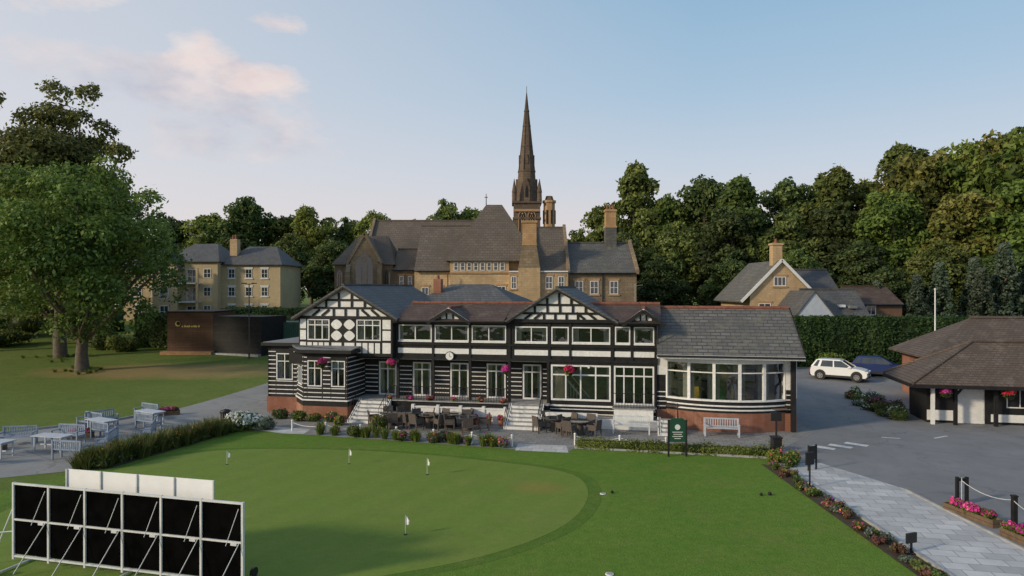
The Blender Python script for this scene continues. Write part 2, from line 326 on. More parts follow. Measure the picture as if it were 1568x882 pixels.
# ------------------------------------------------------------------ foliage
def cubesphere(n=3):
    V=[];F=[]
    for ax in range(3):
        for sg in (-1,1):
            o=len(V)
            for i in range(n+1):
                for j in range(n+1):
                    p=[0,0,0]; p[ax]=sg; p[(ax+1)%3]=-1+2*i/n; p[(ax+2)%3]=-1+2*j/n
                    p=np.array(p,float); V.append(p/np.linalg.norm(p))
            for i in range(n):
                for j in range(n):
                    a=o+i*(n+1)+j; F.append((a,a+1,a+n+2,a+n+1))
    return np.array(V),np.array(F)
CSV,CSF=cubesphere()
class NB:
    def __init__(s): s.V=[];s.F=[];s.M=[];s.T=[];s.n=0
    def add(s,V,F,m,t):
        s.V.append(np.asarray(V,float)); s.F.append(np.asarray(F)+s.n); s.n+=len(V)
        k=len(F); s.M.append(np.full(k,m)); s.T.append(np.full(k,t) if np.isscalar(t) else np.asarray(t))
    def leaves(s,C,N,size,m,t,rg,asp=.55):
        n=len(C)
        if n==0: return
        N=N+rg.normal(0,.55,(n,3)); N/=np.linalg.norm(N,axis=1)[:,None]+1e-9
        T=np.cross(N,rg.normal(0,1,(n,3))); T/=np.linalg.norm(T,axis=1)[:,None]+1e-9
        B=np.cross(N,T); sz=(size*rg.uniform(.6,1.35,n))[:,None]
        V=np.stack([C-T*sz,C-B*sz*asp,C+T*sz,C+B*sz*asp],1).reshape(-1,3)
        s.add(V,np.arange(4*n).reshape(n,4),m,t)
    def tube(s,pts,rs,m,seg=7):
        V=[]
        for i,p in enumerate(pts):
            p=Vector(p); d=(Vector(pts[min(i+1,len(pts)-1)])-Vector(pts[max(i-1,0)])).normalized()
            u=d.cross(Vector((.3,1,.1))).normalized(); w=d.cross(u)
            for k in range(seg):
                a=2*math.pi*k/seg; V.append(tuple(p+(u*math.cos(a)+w*math.sin(a))*rs[i]))
        F=[(i*seg+k,i*seg+(k+1)%seg,(i+1)*seg+(k+1)%seg,(i+1)*seg+k) for i in range(len(pts)-1) for k in range(seg)]
        s.add(V,F,m,.5)
    def mesh(s,name,mats,H=None):
        V=np.concatenate(s.V);F=np.concatenate(s.F);M=np.concatenate(s.M);T=np.concatenate(s.T)
        if H: V[:,2]*=H/np.percentile(V[:,2],99.9)
        me=bpy.data.meshes.new(name); me.vertices.add(len(V)); me.vertices.foreach_set('co',V.ravel())
        me.loops.add(F.size); me.loops.foreach_set('vertex_index',F.ravel().astype(np.int32))
        me.polygons.add(len(F)); me.polygons.foreach_set('loop_start',np.arange(0,F.size,4,dtype=np.int32))
        me.polygons.foreach_set('material_index',M.astype(np.int32))
        for m in mats: me.materials.append(m)
        me.update(calc_edges=True)
        a=me.attributes.new('tint','FLOAT','FACE'); a.data.foreach_set('value',T.astype(np.float32)); return me
BARK=pm('bark',(.10,.08,.06),.9,.35,3,bmp=.6)
LA=leafmat('oak_leaves',(.04,.07,.015),(.10,.155,.03),(.17,.225,.05))
LB=leafmat('beech_leaves',(.036,.062,.018),(.085,.135,.033),(.15,.195,.052))
LY=leafmat('golden_leaves',(.055,.07,.016),(.14,.148,.033),(.23,.215,.058))
LC=leafmat('conifer_leaves',(.024,.045,.025),(.06,.095,.058),(.12,.155,.11))
LD=leafmat('dark_leaves',(.026,.045,.014),(.056,.092,.026),(.10,.145,.042))
LH=leafmat('hedge_leaves',(.02,.042,.012),(.04,.08,.02),(.07,.12,.034))
LS=leafmat('silver_leaves',(.05,.07,.05),(.10,.13,.10),(.18,.2,.17))
LG=leafmat('bright_shrub_leaves',(.04,.07,.015),(.095,.15,.026),(.17,.21,.05))
FP=leafmat('pink_petals',(.45,.02,.16),(.65,.04,.22),(.8,.12,.35)); FW=leafmat('white_petals',(.5,.5,.48),(.65,.65,.62),(.8,.8,.78))
FPU=leafmat('mixed_petals',(.25,.04,.35),(.6,.05,.06),(.75,.55,.08)); FR_=leafmat('red_petals',(.4,.01,.02),(.55,.02,.03),(.7,.05,.08))
def tree_mesh(name,seed,H,Rd,cb,nl,nleaf,leaf,mat,cone=False,core=.5,lobe=(.2,.34),tr=.4,flat=.9,spread=.9,stray=.09,egg=.28,low=.2,mind=0.38):
    rg=np.random.default_rng(seed); nb=NB(); L=[]
    cz=(H+cb)/2; rz=(H-cb)/2; ph=rg.uniform(0,6.28,3)
    for i in range(nl):
        if cone:
            t=(i+rg.uniform())/nl; rr=Rd*(1-t)**.85; a=i*2.4+rg.uniform(-.4,.4); k=rg.uniform(.45,.85)
            lr=max(.35,Rd*rg.uniform(*lobe)*(1-.7*t)); L.append((np.array([math.cos(a)*rr*k,math.sin(a)*rr*k,cb+(H-cb)*t*.97]),lr))
        else:
            d=rg.normal(0,1,3); d/=np.linalg.norm(d); k=rg.uniform()**mind*spread; lr=Rd*rg.uniform(*lobe)
            if i>nl*.8: lr*=.6; k=spread*rg.uniform(.9,1.1)
            th=math.atan2(d[1],d[0]); irr=1+.13*math.sin(2*th+ph[0])+.1*math.sin(3*th+ph[1])
            e=(1-egg*d[2])*irr*(1-lr/Rd*.45)
            L.append((np.array([d[0]*k*Rd*e,d[1]*k*Rd*e,cz+d[2]*k*(rz-lr*.35)]),lr))
    W=np.array([l[1]**2 for l in L]); W=W/W.sum()
    for (c,lr),w in zip(L,W):
        n=int(nleaf*w); d=rg.normal(0,1,(n,3)); d/=np.linalg.norm(d,axis=1)[:,None]
        d[:,2]=np.where(rg.uniform(size=n)<.55,np.abs(d[:,2]),d[:,2])
        sub=rg.normal(0,1,(12,3)); sub/=np.linalg.norm(sub,axis=1)[:,None]
        q=(d@sub.T).max(1); keep=rg.uniform(size=n)<np.clip((q-.5)*2.6,.25,1); d=d[keep]; q=q[keep]; n=len(d)
        r=lr*(.55+.45*np.clip((q-.45)*1.8,0,1)+np.abs(rg.normal(0,stray,n))*1.3-.05)
        C=c+d*r[:,None]*np.array([1,1,flat]); lt=rg.uniform(.15,.75)
        nb.leaves(C,d*.7+np.array([0,0,.25]),leaf,1,np.clip(lt+rg.normal(0,.18,n)+.25*(q-.8)+.18*(c[2]-cz)/rz,0,1),rg)  # sunlit tops put into the colour: leaf tint lightens toward the crown top
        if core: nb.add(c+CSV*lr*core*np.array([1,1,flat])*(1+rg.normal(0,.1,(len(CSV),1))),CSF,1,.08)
    tz=cb+(H-cb)*(.9 if cone else .55); k=6; b=rg.normal(0,.25,(k+1,2)); b[0]=0
    pts=[(b[i,0]*i/k,b[i,1]*i/k,-.3+(tz+.3)*i/k) for i in range(k+1)]
    nb.tube([(0,0,-.3)]+[(p[0],p[1],max(p[2],.35)) for p in pts[:1]]+pts[1:],[tr*1.5]+[tr*1.08]+[tr*(1-.75*i/k) for i in range(1,k+1)],0,9)
    if not cone:
        for j in rg.choice(len(L),min(len(L),22),replace=False):
            c,lr=L[j]; z0=min(cb*rg.uniform(.75,1.25)+.1,c[2]-.5,tz); z0=max(z0,cb*.6); i=(z0+.3)/(tz+.3)
            s0=np.array([b[int(i*k),0]*i,b[int(i*k),1]*i,z0]); mid=(s0+c)/2+np.array([0,0,-.3])+rg.normal(0,.3,3)
            nb.tube([tuple(s0),tuple(mid),tuple(c)],[tr*.45,tr*.26,tr*.08],0,6)
    return nb.mesh(name,[BARK,mat],H)
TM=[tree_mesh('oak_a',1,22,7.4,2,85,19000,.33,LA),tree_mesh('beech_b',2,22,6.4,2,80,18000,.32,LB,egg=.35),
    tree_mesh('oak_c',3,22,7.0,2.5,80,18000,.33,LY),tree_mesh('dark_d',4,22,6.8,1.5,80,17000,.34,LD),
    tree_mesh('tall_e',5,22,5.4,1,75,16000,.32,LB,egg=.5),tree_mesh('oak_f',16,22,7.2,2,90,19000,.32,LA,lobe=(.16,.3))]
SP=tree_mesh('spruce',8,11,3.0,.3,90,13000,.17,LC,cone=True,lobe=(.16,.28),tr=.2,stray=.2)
wl=grp('woodland',(0,0,0))
def T(x,y,h,v,w=1,par=None,name='tree'):
    s=(h)/22; return inst(name,TM[v],(x,y,gz(y)-.2),R.uniform(0,6.28),(s*w,s*w,s),wl)
for x,y,h,v,w in [
 (-118,140,20,1,1.1),(-104,142,21,0,1.1),(-92,140,20,3,1.1),(-80,138,18.5,1,1.1),(-70,142,18.5,3,1),(-62,140,19,0,1.1),(-54,140,22.6,1,1.1),(-47,143,19,0,1),(-40.5,138,20.3,5,1),(-34.5,142,18.5,1,1.0),(-28,140,19.5,0,.9),(-22,148,18.5,3,.9),(-14,140,22,1,.85),(-8.5,142,20.5,0,.8),
 (-86,118,13,3,1.2),(-74,120,14,1,1.2),(-64,122,13,3,1.2),(-50,124,14,3,1.2),(-40,122,14,1,1.2),(-31,118,13,3,1.2),(-25,120,12,1,1.1),(-16,112,10,1,1.2),
 (12.5,125,15,1,.9),(16,120,19,0,.8),(20.8,115,25.5,4,1.05),(26,114,20,0,.95),(31,111,23,3,.95),(37,110,20.5,1,.95),(42.5,106,22,3,.95),(48,107,21.5,5,.9),(53.5,103,21.5,0,.9),(57.5,97,24.5,2,.95),(62.5,96,26,5,.95),(67,91,26.5,2,1),(71,88,29,0,1),(78,90,31,2,1),(87,95,33,1,1.1),(98,95,33,0,1.1),
 (17,105,14,3,1.1),(24,100,15,1,1.1),(31,98,17,3,1.1),(38,96,16,1,1.1),(45,95,17.5,3,1.1),(51,92,19,5,1),(57,86,18,2,1.05),(63,82,20,0,1.1),(70,80,23,2,1.1),(78,82,24,3,1.1),
 (20,92,10,3,1.2),(28,88,10,3,1.2),(36,86,11,1,1.2),(43,84,12,3,1.2),(50,80,12,1,1.2),(34,80,8,3,1.2),(42,77,9,3,1.3),(57,78,11,3,1.3),(64,76,12,3,1.3),(70,72,12,1,1.3),(52,74,8,3,1.4)]: T(x,y,h,v,w)
for x,y,h,w in [(34,102,22,1.1),(60,104,27,1.2),(47,100,23,1.1)]: T(x,y,h,4,w)
for x,y,h in [(41.5,70,8.2),(44.5,71,9.5),(47.5,69,9),(50.5,70,11.5),(54,71,10.5),(39,73,7.5),(48.8,72,10)]:
    inst('spruce_tree',SP,(x,y,gz(y)-.1),R.uniform(0,6),(h/11*1.0,h/11*1.0,h/11))
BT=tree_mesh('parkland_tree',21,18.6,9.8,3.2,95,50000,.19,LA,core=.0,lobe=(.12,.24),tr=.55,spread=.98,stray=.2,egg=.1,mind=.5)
inst('oak_tree',BT,(-37.8,60,.6),.6)
LAS=leafmat('ash_leaves',(.05,.065,.017),(.105,.13,.033),(.17,.185,.055))
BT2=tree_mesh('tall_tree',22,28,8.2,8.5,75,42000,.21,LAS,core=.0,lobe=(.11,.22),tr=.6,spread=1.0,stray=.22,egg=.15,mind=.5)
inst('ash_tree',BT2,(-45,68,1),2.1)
inst('ash_tree',BT2,(-57.5,71,1),4.4,(1,1,.92))
inst('oak_tree',BT,(-52,78,1.3),3.6,(.85,.85,.8))
inst('oak_tree',BT,(-64,92,2),1.6,(.9,.9,.75))
def shrub(name,x,y,rx,ry,h,leaf,n,mat,fl=None,z=None,nf=0,fs=.05,seed=None,parent=None):
    rg=np.random.default_rng(seed if seed is not None else R.randrange(9999)); nb=NB(); z=gz(y) if z is None else z
    k=max(4,int(6*max(rx,ry)/max(.3,h*.5)));
    for i in range(k):
        a=rg.uniform(0,6.28); q=rg.uniform(0,.65); c=np.array([math.cos(a)*q*rx,math.sin(a)*q*ry,h*rg.uniform(.35,.6)]); lr=h*rg.uniform(.32,.45)
        S=np.array([rx*.5,ry*.5,lr])
        m=n//k; d=rg.normal(0,1,(m,3)); d/=np.linalg.norm(d,axis=1)[:,None]; C=c+d*S*(1+rg.normal(0,.13,(m,1))); C[:,2]=np.maximum(C[:,2],.02)
        nb.leaves(C,d,leaf,0,np.clip(rg.uniform(.2,.7)+rg.normal(0,.2,m),0,1),rg)
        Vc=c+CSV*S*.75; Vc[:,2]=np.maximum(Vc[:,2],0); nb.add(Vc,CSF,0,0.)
        if fl:
            m=nf//k; d=rg.normal(0,1,(m,3)); d[:,2]=np.abs(d[:,2])*.8; d/=np.linalg.norm(d,axis=1)[:,None]
            nb.leaves(c+d*S*1.08,d,fs,1,rg.uniform(0,1,m),rg,.9)
    me=nb.mesh(name,[mat,fl or mat]); return inst(name,me,(x,y,z),0,1,parent)
def hedge(name,p0,p1,w,h,leaf,dens,mat,z0=None,round_=.06):
    rg=np.random.default_rng(R.randrange(9999)); fr,d=FR(*p0,*p1); nb=NB()
    def PP(a,o,z):
        x=fr[0]+fr[2]*a+fr[3]*o; y=fr[1]+fr[3]*a-fr[2]*o
        g=np.where(y<46,0,.05*(y-46)) if z0 is None else z0
        return np.stack([x,y,g+z],1)
    A=[(d*w,'t'),(d*h,'f'),(d*h,'b'),(w*h,'l'),(w*h,'r')]
    for ar,k in A:
        n=int(ar*dens); u=rg.uniform(0,1,n); v=rg.uniform(0,1,n); J=rg.normal(0,round_,n)+.05*np.sin(u*d*2.3)+.04*np.sin(u*d*5.1+1)
        if k=='t': C=PP(u*d,(v-.5)*w,h+J); N=(0,0,1)
        elif k in 'fb': sg=1 if k=='f' else -1; C=PP(u*d,np.full(n,sg*w/2)+sg*J,v*h); N=(fr[3]*sg,-fr[2]*sg,0)
        else: sg=0 if k=='l' else 1; C=PP(np.full(n,sg*d)+J,(v-.5)*w,v*h); N=(fr[2]*(2*sg-1),fr[3]*(2*sg-1),0)
        nb.leaves(C,np.tile(np.array(N,float),(n,1)),leaf,0,np.clip(.45+.2*np.sin(u*d*1.1)+rg.normal(0,.2,n),0,1),rg)
    q=.93
    for s0 in np.linspace(0,1,max(2,int(d/3)+1))[:-1]:
        s1=s0+1/max(1,int(d/3)) if int(d/3)>=1 else 1
        c=PP(np.array([s0*d,s1*d,s1*d,s0*d]*2),np.array([1,1,-1,-1]*2)*w/2*q,np.array([0]*4+[h-w*.02-.04]*4)); c=np.array(c)
        nb.add(c,[(3,2,1,0),(4,5,6,7),(0,1,5,4),(1,2,6,5),(2,3,7,6),(3,0,4,7)],0,0.)
    return inst(name,nb.mesh(name,[mat]),(0,0,0))
def tufts(name,pts,h,nper,mat,spread=.35,w=.018,fl=None,nf=0):
    rg=np.random.default_rng(R.randrange(9999)); nb=NB()
    for (x,y) in pts:
        n=nper; hh=h*rg.uniform(.7,1.2); a=rg.uniform(0,6.28,n); r=rg.uniform(0,spread*.4,n); L=rg.uniform(.2,1,n)*spread
        b=np.stack([x+np.cos(a)*r,y+np.sin(a)*r,np.zeros(n)+gz(y)],1); t=b+np.stack([np.cos(a)*L,np.sin(a)*L,hh*rg.uniform(.6,1.1,n)],1)
        m_=(b+t)/2+np.array([0,0,hh*.15]); s=np.stack([-np.sin(a),np.cos(a),0*a],1)*w
        V=np.stack([b-s,m_-s*.9,m_+s*.9,b+s],1).reshape(-1,3); nb.add(V,np.arange(4*n).reshape(n,4),0,np.clip(rg.normal(.5,.25,n),0,1))
        V=np.stack([m_-s*.9,t-s*.1,t+s*.1,m_+s*.9],1).reshape(-1,3); nb.add(V,np.arange(4*n).reshape(n,4),0,np.clip(rg.normal(.6,.25,n),0,1))
        if nf: C=t[rg.choice(n,min(n,nf),replace=False)]; nb.leaves(C,np.tile([0,0,1.],(len(C),1)),.045,1,rg.uniform(0,1,len(C)),rg,.9)
    return inst(name,nb.mesh(name,[mat,fl or mat]),(0,0,0))
hedge('tall_hedge',(25.5,63.5),(48,62),2.2,4.4,.14,75,LH)
hedge('box_hedge',(3.3,34.2),(12.3,32.2),.5,.42,.05,420,LG)
hedge('boundary_hedge',(-41.5,76.5),(-36.2,75),2.0,3.6,.16,60,LD)
hedge('field_hedge',(-70,96),(-52,90),2.0,2.6,.2,45,LH)
hedge('yard_hedge',(-35,84),(-22,82),2.5,3.6,.18,45,LB)
for x,y,r,h,m in [(-44,74,1.6,2.2,LB),(-41,72,1.4,1.7,LA),(-50,80,2.5,3,LD),(-30,79,2.4,3.6,LA),(-26,80,2.6,3.4,LB),(-62,84,4,3.5,LA),(-68,80,4,4.5,LB),(-21,76,2.5,3.4,LD),(-4,66,1.6,5.5,LG),(22,70,3,3,LD),(24.6,61.4,1.0,1.3,LG),(28.5,61.8,1.3,1.4,LG),(31.6,61,1.1,1.2,LA),(14,70,3,3.5,LD),(-57,76,3,2,LG)]:
    shrub('shrub',x,y,r,r,h,.13,2600,m)
# rough grass tussocks around tree bases and field edge
tufts('rough_grass',[(-37.8+R.gauss(0,1.0),60+R.gauss(0,1.0)) for _ in range(22)]+[(-45+R.gauss(0,1.2),68+R.gauss(0,1.2)) for _ in range(22)],.3,50,LG,.3,.02)
# ------------------------------------------------------------------ pavilion (local frame)
TH=math.radians(11)
pav=grp('cricket_pavilion',(0,41,0),-TH)
W=MB();RF=MB();WN=MB()
F0=(0,0,1,0)
def stripes(mb,fr,s0,s1,z0,z1,o=.0,step=.27,h=.05):
    z=z0+.08
    while z+h<z1: mb.fb(fr,s0,s1,o+.001,o+.014,z,z+h,WHITE); z+=step
ops=[(-7.15,-5.02,4.75,5.74),(-4.84,-2.68,4.75,5.74),(-2.5,-.36,4.75,5.74),(.2,2.15,4.75,5.7),(2.38,3.42,4.75,5.7),(3.6,5.85,4.75,5.7),(6.12,7.0,4.75,5.74),(7.2,8.36,4.75,5.74)]
wall(W,F0,-7.36,8.5,3.75,6.1,.3,ops,BLACK)
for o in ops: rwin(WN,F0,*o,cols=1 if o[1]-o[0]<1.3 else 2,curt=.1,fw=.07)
for a in ((-7.2,-5.0),(-4.86,-2.66),(-2.52,-.34),(.16,2.18),(2.36,3.44),(3.58,5.87),(6.1,7.02),(7.18,8.4)):
    W.fb(F0,a[0],a[1],.002,.02,3.98,4.30,WHITE); W.fb(F0,a[0]+.02,a[1]-.02,.004,.07,4.68,4.745,WHITE)
W.fb(F0,-7.36,8.5,.001,.09,4.5,4.62,BLACK); W.fb(F0,-9.9,8.5,-.02,.06,3.62,3.77,BLACK)
for x in (-7.28,-4.93,-2.59,-.15,2.27,3.51,5.99,7.1,8.44): W.fb(F0,x-.07,x+.07,.002,.06,3.76,6.05,BLACK)
W.box(-7.36,8.5,.31,9,3.5,5.9,BLACK)
F1=(0,1.2,1,0)
dz=[(-8.93,-7.75),(-6.65,-5.45),(-4.18,-3.0),(-1.83,-.63),(.45,1.6)]
dops=[(a,b,1.16,3.3) for a,b in dz]
wall(W,F1,-9.9,2.25,1.1,3.7,.3,dops,BLACK)
prev=-9.9
for a,b in dz+[(2.25,2.3)]:
    if a-prev>.3: stripes(W,F1,prev+.04,a-.06,1.3,3.3)
    prev=b+.06
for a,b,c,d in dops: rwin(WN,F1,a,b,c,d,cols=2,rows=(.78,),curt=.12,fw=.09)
W.box(-9.9,2.25,.3,1.2,3.55,3.62,WHITE)
W.box(-9.9,2.25,-.5,1.2,0,1.1,BLACK); W.box(-9.95,2.3,-.6,1.2,1.1,1.16,pm('platform_stone',(.3,.29,.28),.8))
W.box(-5.9,-.15,-1.1,-.95,0,.85,WHITE); W.box(-5.9,-.15,-.95,-.55,0,.55,SOIL); W.box(-5.95,-.1,-1.14,-.9,.85,.92,WHITE)
for x in (-5.85,-4.3,-2.9,-1.5,-.2): W.box(x-.09,x+.09,-1.17,-.94,0,1.02,WHITE)
for x in (-7.2,-4.93,-2.59,-.15,2.2): W.box(x-.08,x+.08,-.08,.08,1.16,3.62,BLACK)
RL=MB()
def rail(x0,y0,x1,y1,z0a,z0b,h=.9,n=8):
    for i in range(n+1):
        t=i/n; x=x0+(x1-x0)*t;y=y0+(y1-y0)*t;z=z0a+(z0b-z0a)*t; RL.cyl((x,y,z),(x,y,z+h),.015,.015,BMET,5)
    for hh in (h,.1): RL.cyl((x0,y0,z0a+hh),(x1,y1,z0b+hh),.022,.022,BMET,6)
rail(-7.3,-.5,-.2,-.5,1.16,1.16,.85,44)
def steps(x0,x1,yt,n,zt,run=.3):
    for i in range(n):
        z1=zt-i*zt/n; W.box(x0,x1,yt-run*(i+1),yt-run*i,0,z1-.001,WHITE); W.box(x0,x1,yt-run*(i+1)-.02,yt-run*i,z1,z1+.03,KS)
    for x in (x0-.1,x1+.1): 
        W.add([(x-.08,yt,0),(x+.08,yt,0),(x+.08,yt,zt+.1),(x-.08,yt,zt+.1),(x-.08,yt-run*n,0),(x+.08,yt-run*n,0),(x+.08,yt-run*n,.15),(x-.08,yt-run*n,.15)],[(0,3,2,1),(4,5,6,7),(0,1,5,4),(1,2,6,5),(2,3,7,6),(3,0,4,7)],WHITE)
        rail(x,yt,x,yt-run*n,zt,.05,.9,5)
steps(-9.3,-7.6,-.6,6,1.1); steps(.15,1.85,-.6,6,1.1)
gops=[(2.36,5.88,1.35,3.46),(6.06,8.36,1.2,3.46)]
wall(W,F0,2.25,8.5,0,3.62,.3,gops,BLACK)
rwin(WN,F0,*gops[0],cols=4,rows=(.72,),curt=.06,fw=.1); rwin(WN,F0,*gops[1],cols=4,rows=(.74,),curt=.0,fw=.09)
WN.strip((0,.5,1,0),(2.6,3.3),(4.2,1.4),.1,-.02,.02,WHITE); WN.strip((0,.5,1,0),(2.9,3.5),(4.6,1.5),.05,-.02,.02,WHITE)
for i in range(9): WN.fb((0,.5,1,0),2.75+i*.18,2.78+i*.18,-.01,.01,1.4,3.2-i*.19,WHITE)
W.fb(F0,2.25,8.5,.002,.03,1.0,1.1,WHITE); stripes(W,F0,2.3,8.45,.2,.98)
W.box(2.2,5.2,-1.3,-1.1,0,.85,WHITE); W.box(5.2,8.6,-1.25,-1.1,0,.55,WHITE); W.box(2.2,8.6,-1.1,-.02,0,.5,TERR)
W.box(6.1,8.3,-1.0,-.03,.5,1.12,WHITE); W.box(6.0,8.4,-1.05,-.03,1.12,1.17,KS); rail(6.05,-1.0,8.4,-1.0,1.16,1.16,.85,14)
steps(8.7,9.5,-1.3,4,.7)
xl,xr=-13.69,-7.36; FL=(0,-.35,1,0)
lops=[(-13.1,-11.6,4.72,6.05),(-9.8,-8.2,4.72,6.05)]
wall(W,FL,xl,xr,3.75,6.15,.3,lops,BLACK); W.box(xl,xr,-.04,12,3.6,6.15,BLACK)
for o in lops: rwin(WN,FL,*o,cols=3,rows=(.72,),curt=.12,fw=.07)
for x0,x1 in ((-13.6,-13.2),(-8.08,-7.55)): 
    for z0,z1 in ((3.95,4.6),(4.75,5.35),(5.45,6.05)): W.fb(FL,x0,x1,.002,.02,z0,z1,WHITE)
for i in range(4):
    a=-13.1+i*.385; W.fb(FL,a,a+.3,.002,.02,3.95,4.58,WHITE); a=-9.8+i*.41; W.fb(FL,a,a+.32,.002,.02,3.95,4.58,WHITE)
for k in range(2):
    xc=-11.13+k*.86
    W.fb(FL,xc-.33,xc+.33,.002,.02,3.95,4.58,WHITE)
    for zc in (5.02,5.72):
        W.fpoly(FL,[(xc+.37*(1-.13*abs(math.sin(2*a)))*math.cos(a),zc+.32*(1-.13*abs(math.sin(2*a)))*math.sin(a)) for a in [2*math.pi*i/24+.785 for i in range(24)]],.002,.02,WHITE)
def gable(fr,x0,x1,ax,ze,za,rows,o=0.0,studs=7,diag=True,sw=.07):
    W.fpoly(fr,[(x0,ze),(x1,ze),(ax,za)],-.3+o,o,WHITE)
    hw=lambda z:((za-z)/(za-ze))
    zl=[ze]+rows
    W.fb(fr,x0,x1,o+.002,o+.06,ze-.1,ze+.1,BLACK)
    for z in rows:
        k=hw(z); W.fb(fr,ax-(ax-x0)*k,ax+(x1-ax)*k,o+.003,o+.05,z-.065,z+.065,BLACK)
    for ri,z in enumerate(zl):
        zt=rows[ri]-.05 if ri<len(rows) else za-.15; n=max(1,int(studs*hw(z)))
        w0=ax-(ax-x0)*hw(z); w1=ax+(x1-ax)*hw(z)
        for i in range(1,n+1):
            x=w0+(w1-w0)*i/(n+1)
            if diag and ri==0 and abs(x-ax)/((ax-x0))>.45: continue
            zz=min(zt,za-(za-ze)*(abs(x-ax)/((ax-x0) if x<ax else (x1-ax)))-.05)
            if zz>z+.12: W.fb(fr,x-sw,x+sw,o+.002,o+.045,z+.05,zz,BLACK)
    if diag:
        for sg in (-1,1):
            e=x0 if sg<0 else x1; h=(ax-x0) if sg<0 else (x1-ax)
            for t in (.30,.5):
                xx=e-sg*h*t; W.strip(fr,(xx,ze+.1),(xx-sg*.5,ze+min((za-ze)*t*.9,.5)),.14,o+.004,o+.055,BLACK)
    for e in (x0-.35,x1+.35):
        zz=ze-(za-ze)*(.35/((x1-x0)/2)); W.strip(fr,(e,zz+.05),(ax,za+.07),.2,o+.30,o+.36,BLACK); W.strip(fr,(e,zz+.14),(ax,za+.17),.05,o+.29,o+.355,WHITE)
gable(FL,xl,xr,-10.55,6.15,8.0,[6.75,7.25])
def groof(x0,x1,ax,ze,za,y0,y1,mat,ov=.35):
    for e,s in ((x0,-1),(x1,1)):
        zz=ze-(za-ze)*(ov/abs(e-ax)); ex=e+s*ov
        RF.slab([(ex,y0,zz+.2),(ax,y0,za+.2),(ax,y1,za+.2),(ex,y1,zz+.2)],.13,mat)
    RF.box(ax-.1,ax+.1,y0,y1,za+.16,za+.27,RIDGE if mat is TILE else SLATE)
groof(xl,xr,-10.55,6.15,8.0,-.72,12,SLATE)
W.fpoly((0,12,1,0),[(xl,3),(xr,3),(xr,6.15),(-10.55,8.1),(xl,6.15)],-.2,0,BLACK)
FG=(0,-.12,1,0)
gable(FG,-.05,5.98,2.78,6.05,7.85,[6.5,7.0],studs=8)
groof(-.05,5.98,2.78,6.05,7.85,-.5,10,SLATE)
for cx_,w_ in ((-3.8,1.0),(7.75,.85)):
    gable(F0,cx_-w_,cx_+w_,cx_,6.02,6.62,[],o=.25,studs=4,diag=False,sw=.045); groof(cx_-w_,cx_+w_,cx_,6.02,6.62,-.45,2.5,TILE,.2)
for a,b in ((-7.3,-.4),(6.35,8.75)):
    RF.slab([(a,-.45,6.06),(b,-.45,6.06),(b,2.7,7.0),(a,2.7,7.0)],.13,TILE)
RF.slab([(-.4,.1,6.2),(6.35,.1,6.2),(6.35,2.7,7.0),(-.4,2.7,7.0)],.13,TILE)
RF.slab([(-7.3,2.7,7.0),(8.75,2.7,7.0),(8.75,9,5.7),(-7.3,9,5.7)],.13,TILE)
i=-7.2
while i<8.7:
    RF.cyl((i,2.7,7.03+R.uniform(-.015,.015)),(i+.4,2.7,7.03),.11,.10,RIDGE,8); i+=.42
for a,b in ((-7.3,-.35),(6.3,8.75)):
    RF.box(a,b,-.52,-.4,5.86,6.0,BLACK); RF.cyl((a,-.58,5.98),(b,-.58,5.98),.06,.06,BMET,6)
def hip(mb,x0,x1,y0,y1,ze,zr,rx0,rx1,ry,mat,th=.12):
    mb.slab([(x0,y0,ze),(x1,y0,ze),(rx1,ry,zr),(rx0,ry,zr)],th,mat); mb.slab([(x0,y1,ze),(rx0,ry,zr),(rx1,ry,zr),(x1,y1,ze)],th,mat)
    mb.slab([(x0,y0,ze),(rx0,ry,zr),(x0,y1,ze)],th,mat); mb.slab([(x1,y0,ze),(x1,y1,ze),(rx1,ry,zr)],th,mat)
hip(RF,-9.5,-1.5,9,17,6.9,8.3,-7.5,-4.2,13,SLATE); W.box(-9.2,-1.8,9.3,16.7,2,6.9,BRICKR)
W.box(-8.4,-7.8,11,11.6,7,8.7,BRICKR); W.cyl((-8.1,11.3,8.7),(-8.1,11.3,9.0),.12,.1,RIDGE)
bp=[(-14.0,0.0),(-12.85,-1.35),(-9.95,-1.35),(-9.9,1.2)]
for k,(a,b) in enumerate(zip(bp,bp[1:])):
    fr,d=FR(*a,*b)
    wn=[(.35,d-.35)] if k==0 else ([(.28,1.22),(1.85,2.75)] if k==1 else [])
    op=[(p,q,1.95,3.55) for p,q in wn]
    wall(W,fr,0,d,1.1,3.95,.25,op,BLACK); W.fb(fr,-.02,d+.02,-.25,.04,0,.75,BRICKR); W.fb(fr,-.02,d+.02,-.25,.03,.75,1.1,BLACK); W.fb(fr,-.03,d+.03,.02,.09,1.08,1.16,WHITE)
    pr=0
    for p,q in wn+[(d,d)]:
        stripes(W,fr,pr+.03,p-.05,1.2,3.85); pr=q+.05
    for p,q in wn: stripes(W,fr,p,q,1.2,1.9)
    for o in op: rwin(WN,fr,*o,cols=2,rows=(.7,),curt=.2)
LEAD=pm('lead_roof',(.16,.17,.18),.6)
RF.slab([(-14.4,0,4.22),(-13.05,-1.75,4.22),(-9.55,-1.75,4.22),(-9.5,-.3,4.22),(-14.4,-.3,4.22)],.2,BLACK)
RF.slab([(-14.3,-.1,4.32),(-13.0,-1.6,4.24),(-9.6,-1.6,4.24),(-9.5,-.3,4.4),(-14.2,-.3,4.4)],.05,LEAD)
W.box(-13.9,-9.95,-1.2,-.1,3.3,3.95,BLACK)
W.box(-13.6,-9.95,.9,1.1,1.1,3.9,BLACK)
